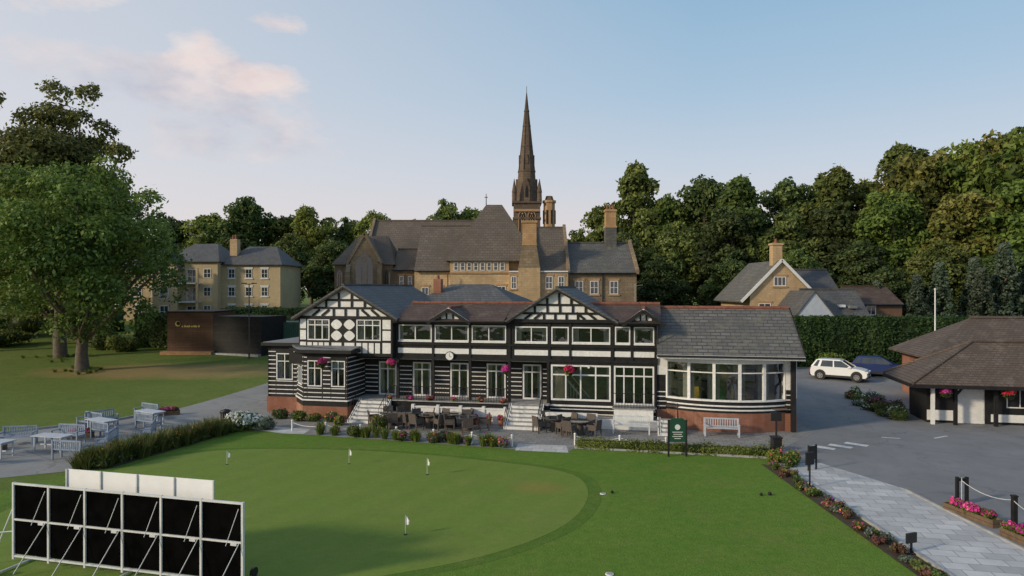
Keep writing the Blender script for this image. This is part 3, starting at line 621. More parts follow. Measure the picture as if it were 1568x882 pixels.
fe=(0,.1,1,0); wall(W,fe,-16.1,-13.95,1.0,4.3,.25,[(-15.5,-14.35,2.1,3.8)],BLACK); rwin(WN,fe,-15.5,-14.35,2.1,3.8,cols=2,rows=(.7,),curt=.2)
stripes(W,fe,-16.05,-15.55,1.1,4.2); stripes(W,fe,-14.3,-14.0,1.1,4.2); stripes(W,fe,-15.5,-14.35,1.1,2.05)
W.fb(fe,-16.15,-13.95,-.3,.04,0,1.0,BRICKR); W.box(-16.1,-13.7,1.3,9,0,4.3,BLACK)
f2,d2=FR(-16.1,9,-16.1,.1); stripes(W,f2,.1,d2-.1,1.1,4.2); wall(W,f2,0,d2,0,4.3,.2,[],BLACK)
RF.box(-16.4,-13.7,-.25,9.2,4.3,4.5,BLACK); RF.box(-16.3,-13.72,-.15,9.1,4.5,4.53,LEAD)
# right extension
ex0,ex1=8.5,16.05
RF.slab([(ex0,-1.25,4.32),(16.3,-1.25,4.32),(16.3,2.9,6.78),(ex0,2.9,6.78)],.14,SLATE2)
RF.slab([(ex0,2.9,6.78),(16.3,2.9,6.78),(16.3,7.4,4.3),(ex0,7.4,4.3)],.14,SLATE2)
i=8.5
while i<16.1: RF.cyl((i,2.9,6.8+R.uniform(-.015,.015)),(i+.42,2.9,6.8),.12,.11,RIDGE,8); i+=.43
RF.box(ex0,16.3,-1.32,-1.24,4.08,4.28,WHITE); RF.cyl((ex0,-1.4,4.22),(16.3,-1.4,4.22),.06,.06,BMET,6)
RF.box(ex0,16.25,-1.24,.4,4.1,4.14,WHITE)
W.fpoly(FR(16.05,-.2,16.05,7.2)[0],[(0,0),(7.4,0),(7.4,4.2),(3.1,6.6),(0,4.35)],-.25,0,BLACK)
W.strip(FR(16.3,-.2,16.3,7.2)[0],(-1.05,4.25),(3.1,6.72),.22,-.02,.03,BLACK); W.strip(FR(16.3,-.2,16.3,7.2)[0],(7.5,4.2),(3.1,6.72),.22,-.02,.03,BLACK)
W.box(8.6,15.9,4.2,7,0,4,BLACK)
cxb=12.3; hw=3.25; sag=1.0; rb=(hw*hw+sag*sag)/(2*sag); A=math.asin(hw/rb); N=10
bow=[(cxb+rb*math.sin(-A+2*A*i/N), .15+(-sag)+rb-rb*math.cos(-A+2*A*i/N)) for i in range(N+1)]
for a,b in zip(bow,bow[1:]):
    fr,d=FR(*a,*b); W.fb(fr,-.01,d+.01,-.3,.03,0,1.05,BRICKR); W.fb(fr,-.01,d+.01,-.3,0,1.05,1.75,BLACK); stripes(W,fr,-.01,d+.01,1.1,1.6,0,.22,.08)
    W.fb(fr,-.01,d+.01,-.3,.05,1.68,1.78,WHITE); W.fb(fr,-.01,d+.01,-.3,.03,3.78,4.1,WHITE)
    WN.fb(fr,0,d,-.08,-.075,1.8,3.78,GLASS)
    WN.fb(fr,0,d,-.13,.01,3.25,3.31,WHITE)
for i in (0,2,4,6,8,10):
    fr,d=FR(*bow[max(0,i-1)],*bow[max(1,i)]); s_=d if i else 0; WN.fb(fr,s_-.08,s_+.08,-.16,.04,1.78,3.8,WHITE)
for i in (0,2,4,6,8):
    for j,sg in ((i,1),(i+2,-1)):
        p=bow[j]
        for k in range(4): 
            q=bow[j+sg]; t=.1+k*.1; x=p[0]+(q[0]-p[0])*t; y=p[1]+(q[1]-p[1])*t+.3+.03*(k%2); WN.box(x-.045,x+.045,y,y+.03,1.78,3.78,CURT)
W.box(9.0,15.6,3.0,3.05,1.2,4.1,pm('lounge_wall',(.42,.38,.32),.9,.3,1)); W.box(9.0,15.6,-.3,3.0,1.25,1.3,pm('lounge_carpet',(.12,.08,.06),.9))
for x,c in ((10.6,(.5,.35,.05)),(12.0,(.05,.2,.15)),(13.2,(.5,.35,.05)),(14.4,(.12,.1,.09))):
    mm=pm('chair_fabric_%d'%int(x*10),c,.9); WN.box(x-.35,x+.35,.7,1.3,1.3,1.75,mm); WN.box(x-.35,x+.35,1.2,1.35,1.75,2.2,mm)
for x in (10.0,11.4,14.0): WN.box(x-.4,x+.4,2.94,2.98,2.3,3.1,BLACK); WN.box(x-.34,x+.34,2.93,2.94,2.36,3.04,CURT)
for a,b in ((8.5,9.08),(15.52,16.05)):
    fr=(0,.12,1,0); W.fb(fr,a,b,-.3,0,0,4.1,BLACK); W.fb(fr,a+.04,b-.02,.002,.03,2.3 if a>10 else 3.0,4.05,WHITE); stripes(W,fr,a+.04,b-.02,1.1,2.2); W.fb(fr,a,b,.002,.03,0,1.0,BRICKR)
W.fb(FR(16.05,-.18,16.05,7.2)[0],0,7.3,.002,.03,0,1.0,BRICKR); W.fb(FR(16.05,-.18,16.05,7.2)[0],.0,.5,.002,.03,1.9,4.05,WHITE)
D=MB(); D.cyl((-3.85,-.1,3.85),(-3.85,-.16,3.85),.24,.24,WHITE,20); D.cyl((-3.85,-.02,3.85),(-3.85,-.14,3.85),.28,.28,BLACK,20)
D.strip((0,-.165,1,0),(-3.85,3.85),(-3.85,4.02),.02,0,.004,BLACK); D.strip((0,-.165,1,0),(-3.85,3.85),(-3.73,3.8),.025,0,.004,BLACK)
D.build('clock',pav)
D=MB()
for x in (-7.45,8.55): D.cyl((x,-.42,3.6),(x,-.42,5.9),.04,.04,BMET,6)
D.cyl((7.2,6,6),(7.2,6,8.3),.025,.02,METAL,6); D.cyl((6.8,6,8.1),(7.7,6,8.2),.015,.015,METAL,5)
for x in (-6.0,-1.2,1.0,4.6): D.box(x-.06,x+.06,-.16,-.07,3.3,3.45,WHITE) if x>2 else None
D.build('downpipes',pav)
W.build('walls',pav);RF.build('roof',pav);WN.build('windows',pav);RL.build('railings',pav)
def loc2w(u,w,z=0):
    c,s_=math.cos(TH),math.sin(TH); return (u*c+w*s_,41-u*s_+w*c,z)
def basket(x,y,z,m=FP,r=.3):
    g=grp('hanging_basket',(x,y,z)); mb=MB(); mb.cyl((0,0,-.05),(0,0,-.28),.2,.08,BMET,8); mb.cyl((0,0,-.05),(0,0,.5),.01,.01,BMET,4); mb.cyl((0,0,.5),(0,.35,.5),.012,.012,BMET,4); mb.build('basket',g)
    shrub('flowers',0,0,r*1.15,r*1.15,r*1.9,.05,500,LG,m,z=-.25,nf=900,fs=.055,parent=g)
for u,w,z,m in ((-7.35,-.55,3.35,FP),(-.25,-.55,3.15,FP),(3.55,-.5,3.15,FR_),(-11.35,-1.85,3.4,FP)): basket(*loc2w(u,w,z),m)
# ------------------------------------------------------------------ church
ch=grp('church',(0,82,gz(80)))
C=MB();CR=MB()
def ghouse(x0,x1,y0,y1,z0,ze,zr,ax,wm,rm,ov=.3,par=0):
    if ax=='x':
        ym=(y0+y1)/2; C.box(x0,x1,y0,y1,z0,ze,wm)
        for xa in (x0,x1-.4): C.add([(xa,y0,ze),(xa,y1,ze),(xa,ym,zr),(xa+.4,y0,ze),(xa+.4,y1,ze),(xa+.4,ym,zr)],[(0,1,2),(3,5,4),(0,3,4,1),(1,4,5,2),(2,5,3,0)],wm)
        k=(zr-ze)/(ym-y0)
        CR.slab([(x0,y0-ov,ze-ov*k+.15),(x1,y0-ov,ze-ov*k+.15),(x1,ym,zr+.15),(x0,ym,zr+.15)],.14,rm)
        CR.slab([(x0,ym,zr+.15),(x1,ym,zr+.15),(x1,y1+ov,ze-ov*k+.15),(x0,y1+ov,ze-ov*k+.15)],.14,rm)
        CR.box(x0,x1,ym-.12,ym+.12,zr+.12,zr+.28,rm)
        CR.cyl((x0,y0-ov-.05,ze-ov*k+.05),(x1,y0-ov-.05,ze-ov*k+.05),.07,.07,BMET,6)
        if par:
            for xa in (x0-.18,x1-.12):
                for ya,yb in ((y0-.4,ym),(y1+.4,ym)): CR.add([(xa,ya,ze-.25),(xa+.35,ya,ze-.25),(xa+.35,yb,zr+.1),(xa,yb,zr+.1),(xa,ya,ze+.25),(xa+.35,ya,ze+.25),(xa+.35,yb,zr+.55),(xa,yb,zr+.55)],[(3,2,1,0),(4,5,6,7),(0,1,5,4),(1,2,6,5),(2,3,7,6),(3,0,4,7)],wm)
    else:
        xm=(x0+x1)/2; C.box(x0,x1,y0,y1,z0,ze,wm)
        for ya in (y0,y1-.4): C.add([(x0,ya,ze),(x1,ya,ze),(xm,ya,zr),(x0,ya+.4,ze),(x1,ya+.4,ze),(xm,ya+.4,zr)],[(0,1,2),(3,5,4),(0,3,4,1),(1,4,5,2),(2,5,3,0)],wm)
        k=(zr-ze)/(xm-x0)
        CR.slab([(x0-ov,y0-.1,ze-ov*k+.15),(xm,y0-.1,zr+.15),(xm,y1,zr+.15),(x0-ov,y1,ze-ov*k+.15)],.14,rm)
        CR.slab([(xm,y0-.1,zr+.15),(x1+ov,y0-.1,ze-ov*k+.15),(x1+ov,y1,ze-ov*k+.15),(xm,y1,zr+.15)],.14,rm)
        if par:
            for xa in (x0-.35,x1+.35):
                fr=(0,y0-.02,1,0); C.strip(fr,(xa,ze-(.35*k)+.2),(xm,zr+.32),.3,-.35,.12,wm)
C.box(-20.8,-14,80,88,1,10.8,DSTONE)
hip(CR,-21.1,-13.7,79.7,88.3,10.8,14.4,-18.8,-15.2,84,CHROOF)
ghouse(-18.5,-15.3,78.2,84,1,11.2,13.9,'y',DSTONE,CHROOF,.2,1)
def gothic(C,fr,sc_,z0,zs,w,m=DGL,tm=None,o=.0):
    tm=tm or OSTONE
    def arch(r,w_):
        return [(sc_-w_,z0-(r)),(sc_+w_,z0-r)]+[(sc_+w_-2*w_*(1-math.cos(t)) ,zs+1.75*w_*math.sin(t)) for t in [i*math.pi/3/6 for i in range(7)]]+[(sc_-w_+2*w_*(1-math.cos(t)),zs+1.75*w_*math.sin(t)) for t in [i*math.pi/3/6 for i in range(5,-1,-1)]]
    C.fpoly(fr,arch(.12,w+.12),o+.004,o+.06,tm); C.fpoly(fr,arch(0,w),o+.062,o+.07,m)
    for x in (-w/3,w/3): C.fb(fr,sc_+x-.04,sc_+x+.04,o+.071,o+.1,z0,zs+w*.3,tm)
    C.cyl(C.P(fr,sc_,o+.072,zs+w*.8),C.P(fr,sc_,o+.1,zs+w*.8),w*.3,w*.3,tm,12)
gothic(C,(0,78.2,1,0),-16.9,8.4,10.5,.95,tm=DSTONE)
for x in (-20.2,-19.2,-14.6): gothic(C,(0,80,1,0),x,8.2,9.6,.32,tm=DSTONE)
for x in (-18.7,-15.1): C.box(x-.25,x+.25,77.6,78.2,1,9.8,DSTONE); C.add([(x-.25,77.6,9.8),(x+.25,77.6,9.8),(x+.25,78.2,10.8),(x-.25,78.2,10.8),(x-.25,78.2,9.8),(x+.25,78.2,9.8)],[(0,1,2,3),(0,3,4),(1,5,2)],DSTONE)
ghouse(-18.5,-3,86,98,1,11.5,16.9,'x',DSTONE,CHROOF,.3,1)
ghouse(-14,-10.6,80,88,1,10.2,12.6,'x',DSTONE,CHROOF)
for x in (-13.2,-12.2,-11.4): swin(C,(0,80,1,0),x,x+.5,8.2,9.4,1,(.5,),lintel=OSTONE)
ghouse(-11.0,-.5,77,89,1,10.1,15.4,'x',STONE,CHROOF)
C.box(-6.9,-.35,76.2,79,1,11.0,STONE)
hip(CR,-7.4,3.0,75.9,90,11.1,18.0,-3.1,-1.2,82,CHROOF); C.box(-7.0,2.7,77,88,9,11.1,STONE)
CR.cyl((-3.1,82,18),(-3.1,82,19.3),.06,.04,BMET,6); CR.box(-3.3,-2.9,81.97,82.03,18.85,18.93,BMET)
fc=(0,76.2,1,0)
for i in range(8): x=-6.5+i*.74; swin(C,fc,x,x+.5,9.95,10.85,1,(.5,),fw=.07,lintel=None)
C.fb(fc,-6.95,-.3,.01,.12,9.6,9.78,OSTONE); C.fb(fc,-6.95,-.3,.01,.16,10.98,11.1,WHITE)
for x in (-5.9,-3.6,-1.6): swin(C,fc,x,x+.9,6.4,8.2,2,(.5,),lintel=OSTONE)
fc2=(0,77,1,0)
for x in (-10.2,-8.6): swin(C,fc2,x,x+.8,6.4,8.1,2,(.5,),lintel=OSTONE)
C.fb(fc2,-11,-7,.01,.15,9.9,10.05,WHITE)
C.box(-.35,6.2,75.6,78,1,9.9,STONE); C.box(.7,3.1,75.2,76.4,1,10.2,STONE); C.hexa([(.7,75.2,10.2),(3.1,75.2,10.2),(3.1,76.4,10.2),(.7,76.4,10.2),(1.15,75.3,12.8),(2.7,75.3,12.8),(2.7,76.4,12.8),(1.15,76.4,12.8)],DSTONE)
C.box(1.15,2.7,75.3,76.4,12.8,15.2,OSTONE); C.box(1.05,2.8,75.2,76.5,15.2,15.45,OSTONE); C.box(1.1,2.75,75.25,76.45,12.7,12.9,OSTONE)
C.fb((0,75.6,1,0),-.35,.7,.01,.15,9.75,9.9,WHITE); C.fb((0,75.6,1,0),3.1,6.2,.01,.15,9.75,9.9,WHITE)
ghouse(2.6,6.2,76,88,1,9.9,15.1,'x',DSTONE,CHROOF,.3,1)
fc3=(0,75.6,1,0)
for x,w in ((-.1,.6),(3.7,.8),(5.1,.7)): swin(C,fc3,x,x+w,7.9,9.3,2,(.5,),lintel=OSTONE); swin(C,fc3,x,x+w,4.9,6.4,2,(.5,),lintel=OSTONE)
ghouse(6.2,13.9,76.2,86,1,9.8,13.2,'x',DSTONE,SLATE2,.3,1)
fc4=(0,76.2,1,0)
for x in (7.0,8.7,10.9): swin(C,fc4,x,x+.95,7.3,8.8,2,(.5,),lintel=OSTONE); swin(C,fc4,x,x+.95,4.2,5.8,2,(.5,),lintel=OSTONE)
for x in (10.1,-7.1,6.3): C.cyl((x,75.5 if x<7 else 76.1,2),(x,75.5 if x<7 else 76.1,9.6),.06,.06,BMET,6)
C.box(11.0,12.3,80.3,81.6,12,15.2,SLATE2); C.box(11.05,12.25,80.35,81.55,15.2,17.0,OSTONE); C.box(10.95,12.35,80.25,81.65,17.0,17.25,OSTONE); C.box(10.95,12.35,80.25,81.65,15.1,15.3,OSTONE)
for x in (11.3,11.65,12.0): C.cyl((x,80.95,17.2),(x,80.95,17.8),.13,.11,RIDGE,8)
SPx,SPy=1.95,91; Tm=MB()
Tm.box(SPx-1.75,SPx+1.75,SPy-1.75,SPy+1.75,1,19.2,SPIREM)
for z,e in ((17.0,.10),(19.1,.2)): Tm.box(SPx-1.75-e,SPx+1.75+e,SPy-1.75-e,SPy+1.75+e,z,z+.25,SPIREM)
ft=(SPx,SPy-1.75,1,0)
gothic(Tm,ft,-.6,14.6,17.4,.42,BLACK); gothic(Tm,ft,.6,14.6,17.4,.42,BLACK)
Tm.fb(ft,-1.7,1.7,.11,.2,18.0,18.3,OSTONE)
def oct_(mb,cx,cy,z0,r0,z1,r1,m,seg=8):
    a0=math.pi/8; 
    vs=[(cx+r*math.cos(a0+i*2*math.pi/seg),cy+r*math.sin(a0+i*2*math.pi/seg),z) for z,r in ((z0,r0),(z1,r1)) for i in range(seg)]
    mb.add(vs,[[i,(i+1)%seg,(i+1)%seg+seg,i+seg] for i in range(seg)]+[list(range(seg))[::-1],list(range(seg,2*seg))],m)
for sx in (-1,1):
    for sy in (-1,1):
        px,py=SPx+sx*1.65,SPy+sy*1.65; oct_(Tm,px,py,19.3,.34,20.5,.3,SPIREM); oct_(Tm,px,py,20.5,.36,22.3,.03,SPIREM)
oct_(Tm,SPx,SPy,19.3,1.5,23.4,1.2,SPIREM); oct_(Tm,SPx,SPy,23.4,1.27,23.6,1.25,SPIREM); oct_(Tm,SPx,SPy,23.6,1.12,34.0,.06,SPIREM)
for z in (26.8,29.5,31.5):
    r=1.12-(z-23.6)/10.4*1.06; oct_(Tm,SPx,SPy,z,r+.07,z+.16,r+.05,SPIREM)
for k in range(8):
    a=math.pi/8+k*math.pi/4; Tm.cyl((SPx+1.15*math.cos(a),SPy+1.15*math.sin(a),23.6),(SPx+.05*math.cos(a),SPy+.05*math.sin(a),33.9),.07,.03,SPIREM,4)
for k in range(4):
    a=k*math.pi/2-math.pi/2; dx,dy=math.cos(a),math.sin(a)
    fr=(SPx+dx*1.34,SPy+dy*1.34,-dy,dx)
    Tm.fpoly(fr,[(-.4,19.4),(.4,19.4),(.4,21.3),(0,22.5),(-.4,21.3)],-.5,.1,SPIREM); Tm.fpoly(fr,[(-.2,19.9),(.2,19.9),(.2,21.0),(0,21.6),(-.2,21.0)],.102,.11,BLACK)
    fr=(SPx+dx*.95,SPy+dy*.95,-dy,dx); Tm.fpoly(fr,[(-.2,24.4),(.2,24.4),(.2,25.1),(0,25.7),(-.2,25.1)],-.5,.1,SPIREM)
Tm.cyl((SPx,SPy,34),(SPx,SPy,34.9),.04,.03,BMET,5)
oct_(Tm,4.9,SPy-1,10,.8,19.2,.8,OSTONE); oct_(Tm,4.9,SPy-1,19.2,.95,19.5,.95,OSTONE); oct_(Tm,4.9,SPy-1,19.5,.65,20.1,.45,SPIREM)
for k in range(4): a=-2.75+k*.785; Tm.box(4.9+.78*math.cos(a)-.13,4.9+.78*math.cos(a)+.13,SPy-1+.78*math.sin(a)-.05,SPy-1+.78*math.sin(a)+.05,16.4,18.2,BLACK)
Tm.build('spire',ch,world=True); C.build('walls',ch,world=True); CR.build('roof',ch,world=True)
# ------------------------------------------------------------------ flats
fl=grp('apartment_building',(-48,105,gz(105))); C=MB(); CR=MB()
C.box(-44.2,-35.3,104,114,1,11.6,FLATW); hip(CR,-44.6,-34.9,103.6,114.4,11.6,14.6,-42,-37.5,109,SLATE)
C.box(-53,-44.2,102.5,114,1,12.0,FLATW); hip(CR,-53.4,-43.8,102.1,114,12.0,15.0,-50,-46.5,108,SLATE)
C.box(-66,-53,105,114,1,11.4,FLATW); hip(CR,-66.4,-52.6,104.6,114.4,11.4,14.2,-63,-55,109.5,SLATE)
ghouse(-53.3,-49.6,101.2,106,1,11.0,13.2,'y',FLATW,SLATE,.4)
BF=pm('balcony_metal',(.25,.25,.25),.5)
for fx in range(3):
    z=4.2+fx*2.75
    for x in (-43.2,-40.6,-38.2): swin(C,(0,104,1,0),x,x+1.0,z-.2,z+1.2,2,(.5,),lintel=WHITE)
    for x in (-64,-61,-58,-55.4): swin(C,(0,105,1,0),x,x+1.1,z-.2,z+1.2,2,(.5,),lintel=WHITE)
    swin(C,(0,101.2,1,0),-52.2,-50.9,z-.6,z+1.2,2,(.5,)); 
    swin(C,(0,102.5,1,0),-46.3,-45.2,z-.2,z+1.2,2,(.5,)); swin(C,(0,102.5,1,0),-48.8,-47.2,z-.9,z+1.1,2)
    C.box(-49.5,-46.7,101.2,102.5,z-1.1,z-.95,WHITE)
    for i in range(15): C.cyl((-49.4+i*.19,101.25,z-.95),(-49.4+i*.19,101.25,z),.03,.03,BF,4)
    C.cyl((-49.5,101.25,z),(-46.7,101.25,z),.04,.04,BF,5)
C.box(-46.9,-46.6,101.2,101.5,2,11,FLATW); C.box(-43.8,-42.7,106,107.3,13,15.6,STONE)
for x in (-43.5,-43.1): C.cyl((x,106.6,15.6),(x,106.6,16.3),.18,.15,RIDGE,8)
C.build('walls',fl,world=True);CR.build('roof',fl,world=True)
# ------------------------------------------------------------------ cottages right
ct=grp('stone_cottage',(28,72,gz(72))); C=MB();CR=MB()
ghouse(25.1,31.7,72,82,1,7.4,10.8,'y',STONE,SLATE2,.9)
for xa,zz in ((24.1,6.35),(32.7,6.35)): C.strip((0,71.8,1,0),(xa,zz+.2),(28.4,10.95),.28,0,.1,WHITE)
swin(C,(0,72,1,0),27.6,28.9,8.2,9.2,3,lintel=OSTONE); swin(C,(0,72,1,0),26,27.3,5,6.4,2,lintel=OSTONE)
C.box(27.9,28.9,73,74,10.4,12.6,STONE); C.box(27.8,29.0,72.9,74.1,12.6,12.8,STONE); C.cyl((28.4,73.5,12.8),(28.4,73.5,13.3),.18,.14,RIDGE,8)
ghouse(31.7,35.5,74,80,1,7.6,9.9,'x',STONE,SLATE,.3)
C.build('walls',ct,world=True);CR.build('roof',ct,world=True)
ct=grp('slate_cottage',(31,67,gz(67))); C=MB();CR=MB()
BLW=pm('pale_render',(.42,.46,.52),.8,.1)
ghouse(27.4,31.2,66,72,1,5.2,7.6,'y',BLW,SLATE,.35); ghouse(29.3,35.0,66.8,72.4,1,5.3,7.7,'x',DSTONE,SLATE,.3)
CR.box(33.2,33.9,67.0,67.7,6.0,6.25,LEAD); CR.box(32.3,32.9,67.3,67.9,6.1,6.35,WHITE)
ghouse(35.2,40.0,70,76,1,6.4,8.0,'x',pm('brown_cladding',(.13,.075,.05),.8),TILE,.3); swin(C,(0,70,1,0),36.3,37.3,5.2,6.2,2)
C.build('walls',ct,world=True);CR.build('roof',ct,world=True)
# ------------------------------------------------------------------ right lodge (local frame)
HA=math.radians(12)
ht=grp('clubhouse_lodge',(23.3,39.7,0),-HA); C=MB(); CR=MB()
HT=brick('hut_tile_roof',(.10,.076,.063),(.155,.12,.10),(.03,.024,.022),.3,.12,.02,.75,.35,.9,.8,(.14,.12,.10))
fw_=(0,1.3,1,0)
wall(C,fw_,1.2,14,0,2.5,.2,[(2.7,4.3,0,2.15)],BLACK); C.box(1.2,1.4,1.5,4.2,0,2.5,BLACK)
C.box(2.7,4.3,1.38,1.44,0,2.15,WHITE)
for z in np.arange(.2,2.1,.16): C.box(2.74,4.26,1.36,1.38,z,z+.13,WHITE)
C.fb(fw_,1.2,2.6,.002,.03,.15,.75,WHITE); C.fb(fw_,4.6,14,.002,.03,.15,.6,WHITE)
rwin(C,(0,1.28,1,0),5.4,6.8,1.0,2.1,2,curt=.1)
for x in (1.3,2.5,4.6,7.2,9.8): C.box(x-.09,x+.09,.6,.78,0,2.4,BLACK if x!=1.3 else WHITE); C.strip((0,.6,1,0),(x,1.7),(x+.5,2.35),.1,-.14,-.02,BLACK)
hip(CR,0,16,0,5.2,2.45,4.75,4.3,13,2.9,HT)
CR.box(.05,16,-.04,.04,2.2,2.4,BLACK); CR.box(-.04,.04,0.05,5.2,2.2,2.4,BLACK)
CR.cyl((4.3,2.9,4.78),(13,2.9,4.78),.12,.12,HT,6)
for a,b in (((0,0,2.48),(4.3,2.9,4.77)),((0,5.2,2.48),(4.3,2.9,4.77))): CR.cyl(a,b,.1,.1,HT,6)
C.box(3.6,20,7.2,13,0,3.4,BRICKR); hip(CR,2.9,21,6.4,13.8,3.4,5.9,7.0,17,10,HT); CR.cyl((7,10,5.93),(17,10,5.93),.12,.12,HT,6)
C.build('walls',ht);CR.build('roof',ht)
def hl(u,w,z=0): c,s_=math.cos(HA),math.sin(HA); return (23.3+u*c+w*s_,39.7-u*s_+w*c,z)
basket(*hl(1.9,.3,1.9),FP); basket(*hl(5.2,.3,1.9),FR_,.4)
for i in range(26): t=R.random(); shrub('shrub',R.uniform(-.5,.7)+23.0+t*1.6,41.2+t*7.5,.55,.6,R.uniform(.4,1.0),.07,500,R.choice([LG,LB,LS,LA]),R.choice([FP,FW,None]),nf=60,fs=.06)
# ------------------------------------------------------------------ cabins left
cb=grp('wooden_scorebox',(-33,71,gz(70))); C=MB()
WD=brick('timber_cladding',(.11,.055,.033),(.155,.085,.05),(.02,.012,.01),3.5,.17,.02,.7,.4,.6)
C.box(-35.6,-30.9,70.5,76,1.0,5.5,WD); C.box(-35.9,-30.7,69.6,70.5,.8,1.5,pm('timber_plinth',(.35,.19,.10),.8))
fr,d=FR(-30.9,70.5,-25.2,68.6); C.fb(fr,0,d,-4,0,1,5.1,BLACK); C.fb(fr,0,d,.01,.5,.8,1.35,METAL)
C.box(-35.7,-30.8,70.4,76.1,5.5,5.6,BLACK)
GOLD=pm('gold_letters',(.5,.38,.1),.5)
for i in range(8): C.fb((-34.1+i*.24,70.5,1,0),0,.14+.04*(i%3),.01,.03,3.95,4.1+.05*(i%2),GOLD)
C.cyl((-34.5,70.49,4.3),(-34.5,70.46,4.3),.28,.28,GOLD,16); C.cyl((-34.45,70.47,4.35),(-34.45,70.44,4.35),.19,.19,BLACK,16)
for z in (1.8,2.6,3.4,4.2): C.fb(fr,.1,d-.1,.002,.02,z,z+.04,BMET)
C.build('cabin',cb,world=True)
gc=grp('green_container',(-23,72,gz(72))); C=MB(); GN=pm('green_steel',(.02,.07,.045),.5,.2)
C.box(-26.2,-20.5,72,75,1.2,4.4,GN)
for i in range(28): C.box(-26.15+i*.2,-26.05+i*.2,71.95,72,1.3,4.3,GN)
C.build('body',gc,world=True)
def lamp(name,x,y,h,m=BMET,arms=True):
    g=grp(name,(x,y,gz(y))); mb=MB(); mb.cyl((0,0,0),(0,0,1),.1,.08,m,10); mb.cyl((0,0,1),(0,0,h),.07,.045,m,10)
    if arms:
        for sg in (-1,1): mb.cyl((0,0,h-.1),(sg*.5,0,h),.03,.03,m,6); mb.box(sg*.5-.22,sg*.5+.22,-.1,.1,h-.04,h+.06,m)
    else: mb.ball((0,0,h+.03),.08,m)
    mb.build('post',g)
lamp('floodlight_pole',-25.8,67,7.4,pm('wood_pole',(.09,.07,.055),.9),True)
lamp('flag_pole',34.4,55.5,7.4,WHITE,False)
# ------------------------------------------------------------------ sight screen
ss=grp('sight_screen',(-14.44,19.8,0)); C=MB(); fr,d=FR(-14.44,19.8,-7.07,17.94)
SB=pm('black_screen_panel',(.0035,.0035,.0038),1.0,.4,spec=.0); SW=pm('white_steel_tube',(.55,.56,.57),.5,.15)
n=6
for i in range(n):
    a=d*i/n;b=d*(i+1)/n
    for z0,z1 in ((.3,1.28),(1.33,2.3)): C.fb(fr,a+.035,b-.035,-.02,.0,z0,z1,SB)
    for q in (.42,.47): 
        C.cyl(C.P(fr,b-.08,.05,1.3),C.P(fr,b-.38,.75+.3*(q-.42),.1),.012,.012,SW,5)
    C.fb(fr,b-.34,b-.16,.03,.06,1.22,1.28,SW); C.cyl(C.P(fr,b-.1,.05,2.2),C.P(fr,b-.3,.3,1.3),.010,.010,SW,5)
for i in range(n+1): a=d*i/n; C.fb(fr,a-.03,a+.03,-.03,.045,.15,2.37,SW)
for z in (.22,1.28,2.31): C.fb(fr,.035,d-.035,-.028,.04,z,z+.05,SW)
for a,b in ((1.25,2.45),(2.5,3.7),(3.75,4.95),(5.0,6.25)): C.fb(fr,a,b,-.62,-.6,.5,2.68,pm('white_screen_panel',(.75,.76,.77),.6,.05))
for a in (1.25,2.47,3.72,4.97,6.25): C.fb(fr,a-.02,a+.02,-.6,-.56,.3,2.68,SW)
for a in (.3,d/2,d-.3):
    C.cyl(C.P(fr,a,-.9,.06),C.P(fr,a,.9,.06),.03,.03,SW,6)
    for o in (-.9,.9): C.cyl(C.P(fr,a-.04,o,.14),C.P(fr,a+.04,o,.14),.14,.14,BMET,14)
C.cyl(C.P(fr,-.6,.2,.08),C.P(fr,0,0,1.7),.02,.02,SW,6); C.cyl(C.P(fr,-.8,.3,.9),C.P(fr,0,0,.95),.02,.02,SW,6)
C.build('frame',ss,world=True)
# ------------------------------------------------------------------ flags
FB=pm('flag_cloth',(.7,.7,.72),.8,.1)
for x,y,h,a in ((-12.9,30.9,.62,.4),(-7.4,31.0,.7,-.3),(-3.63,29.2,.72,-.6),(-3.45,22.1,.64,-.3)):
    mb=MB(); mb.cyl((0,0,-.02),(0,0,h),.01,.008,SW,6); mb.cyl((0,0,0),(0,0,.02),.055,.055,BLACK,12)
    vs=[];fs=[]
    for i in range(6):
        t=i/5; vs+= [(t*.15,.03*math.sin(t*6),h-.02-t*.14),(t*.13,.03*math.sin(t*6+.4),h-.32+t*.02)]
    for i in range(5): fs.append([2*i,2*i+1,2*i+3,2*i+2])
    mb.add(vs,fs,FB,True); mb.build('golf_flag',None,(x,y,.014),a)
mb=MB(); mb.cyl((0,0,0),(0,0,.02),.12,.115,WHITE,16); mb.cyl((0,0,.02),(0,0,.03),.09,.08,KS,16); lm=mb.build('lawn_marker',None,(3.53,26.5,.01)); 
inst('lawn_marker',lm.data,(2.72,19.05,.01)); 
mb=MB(); mb.ball((0,0,.06),.065,BLACK,10,6,.8); mb.cyl((0,0,0),(0,0,.05),.05,.05,BLACK,8); lb=mb.build('bowling_ball',None,(3.9,26.6,0)); inst('bowling_ball',lb.data,(9.6,26.3,0)); inst('bowling_ball',lb.data,(9.95,26.35,0),0,1.2)
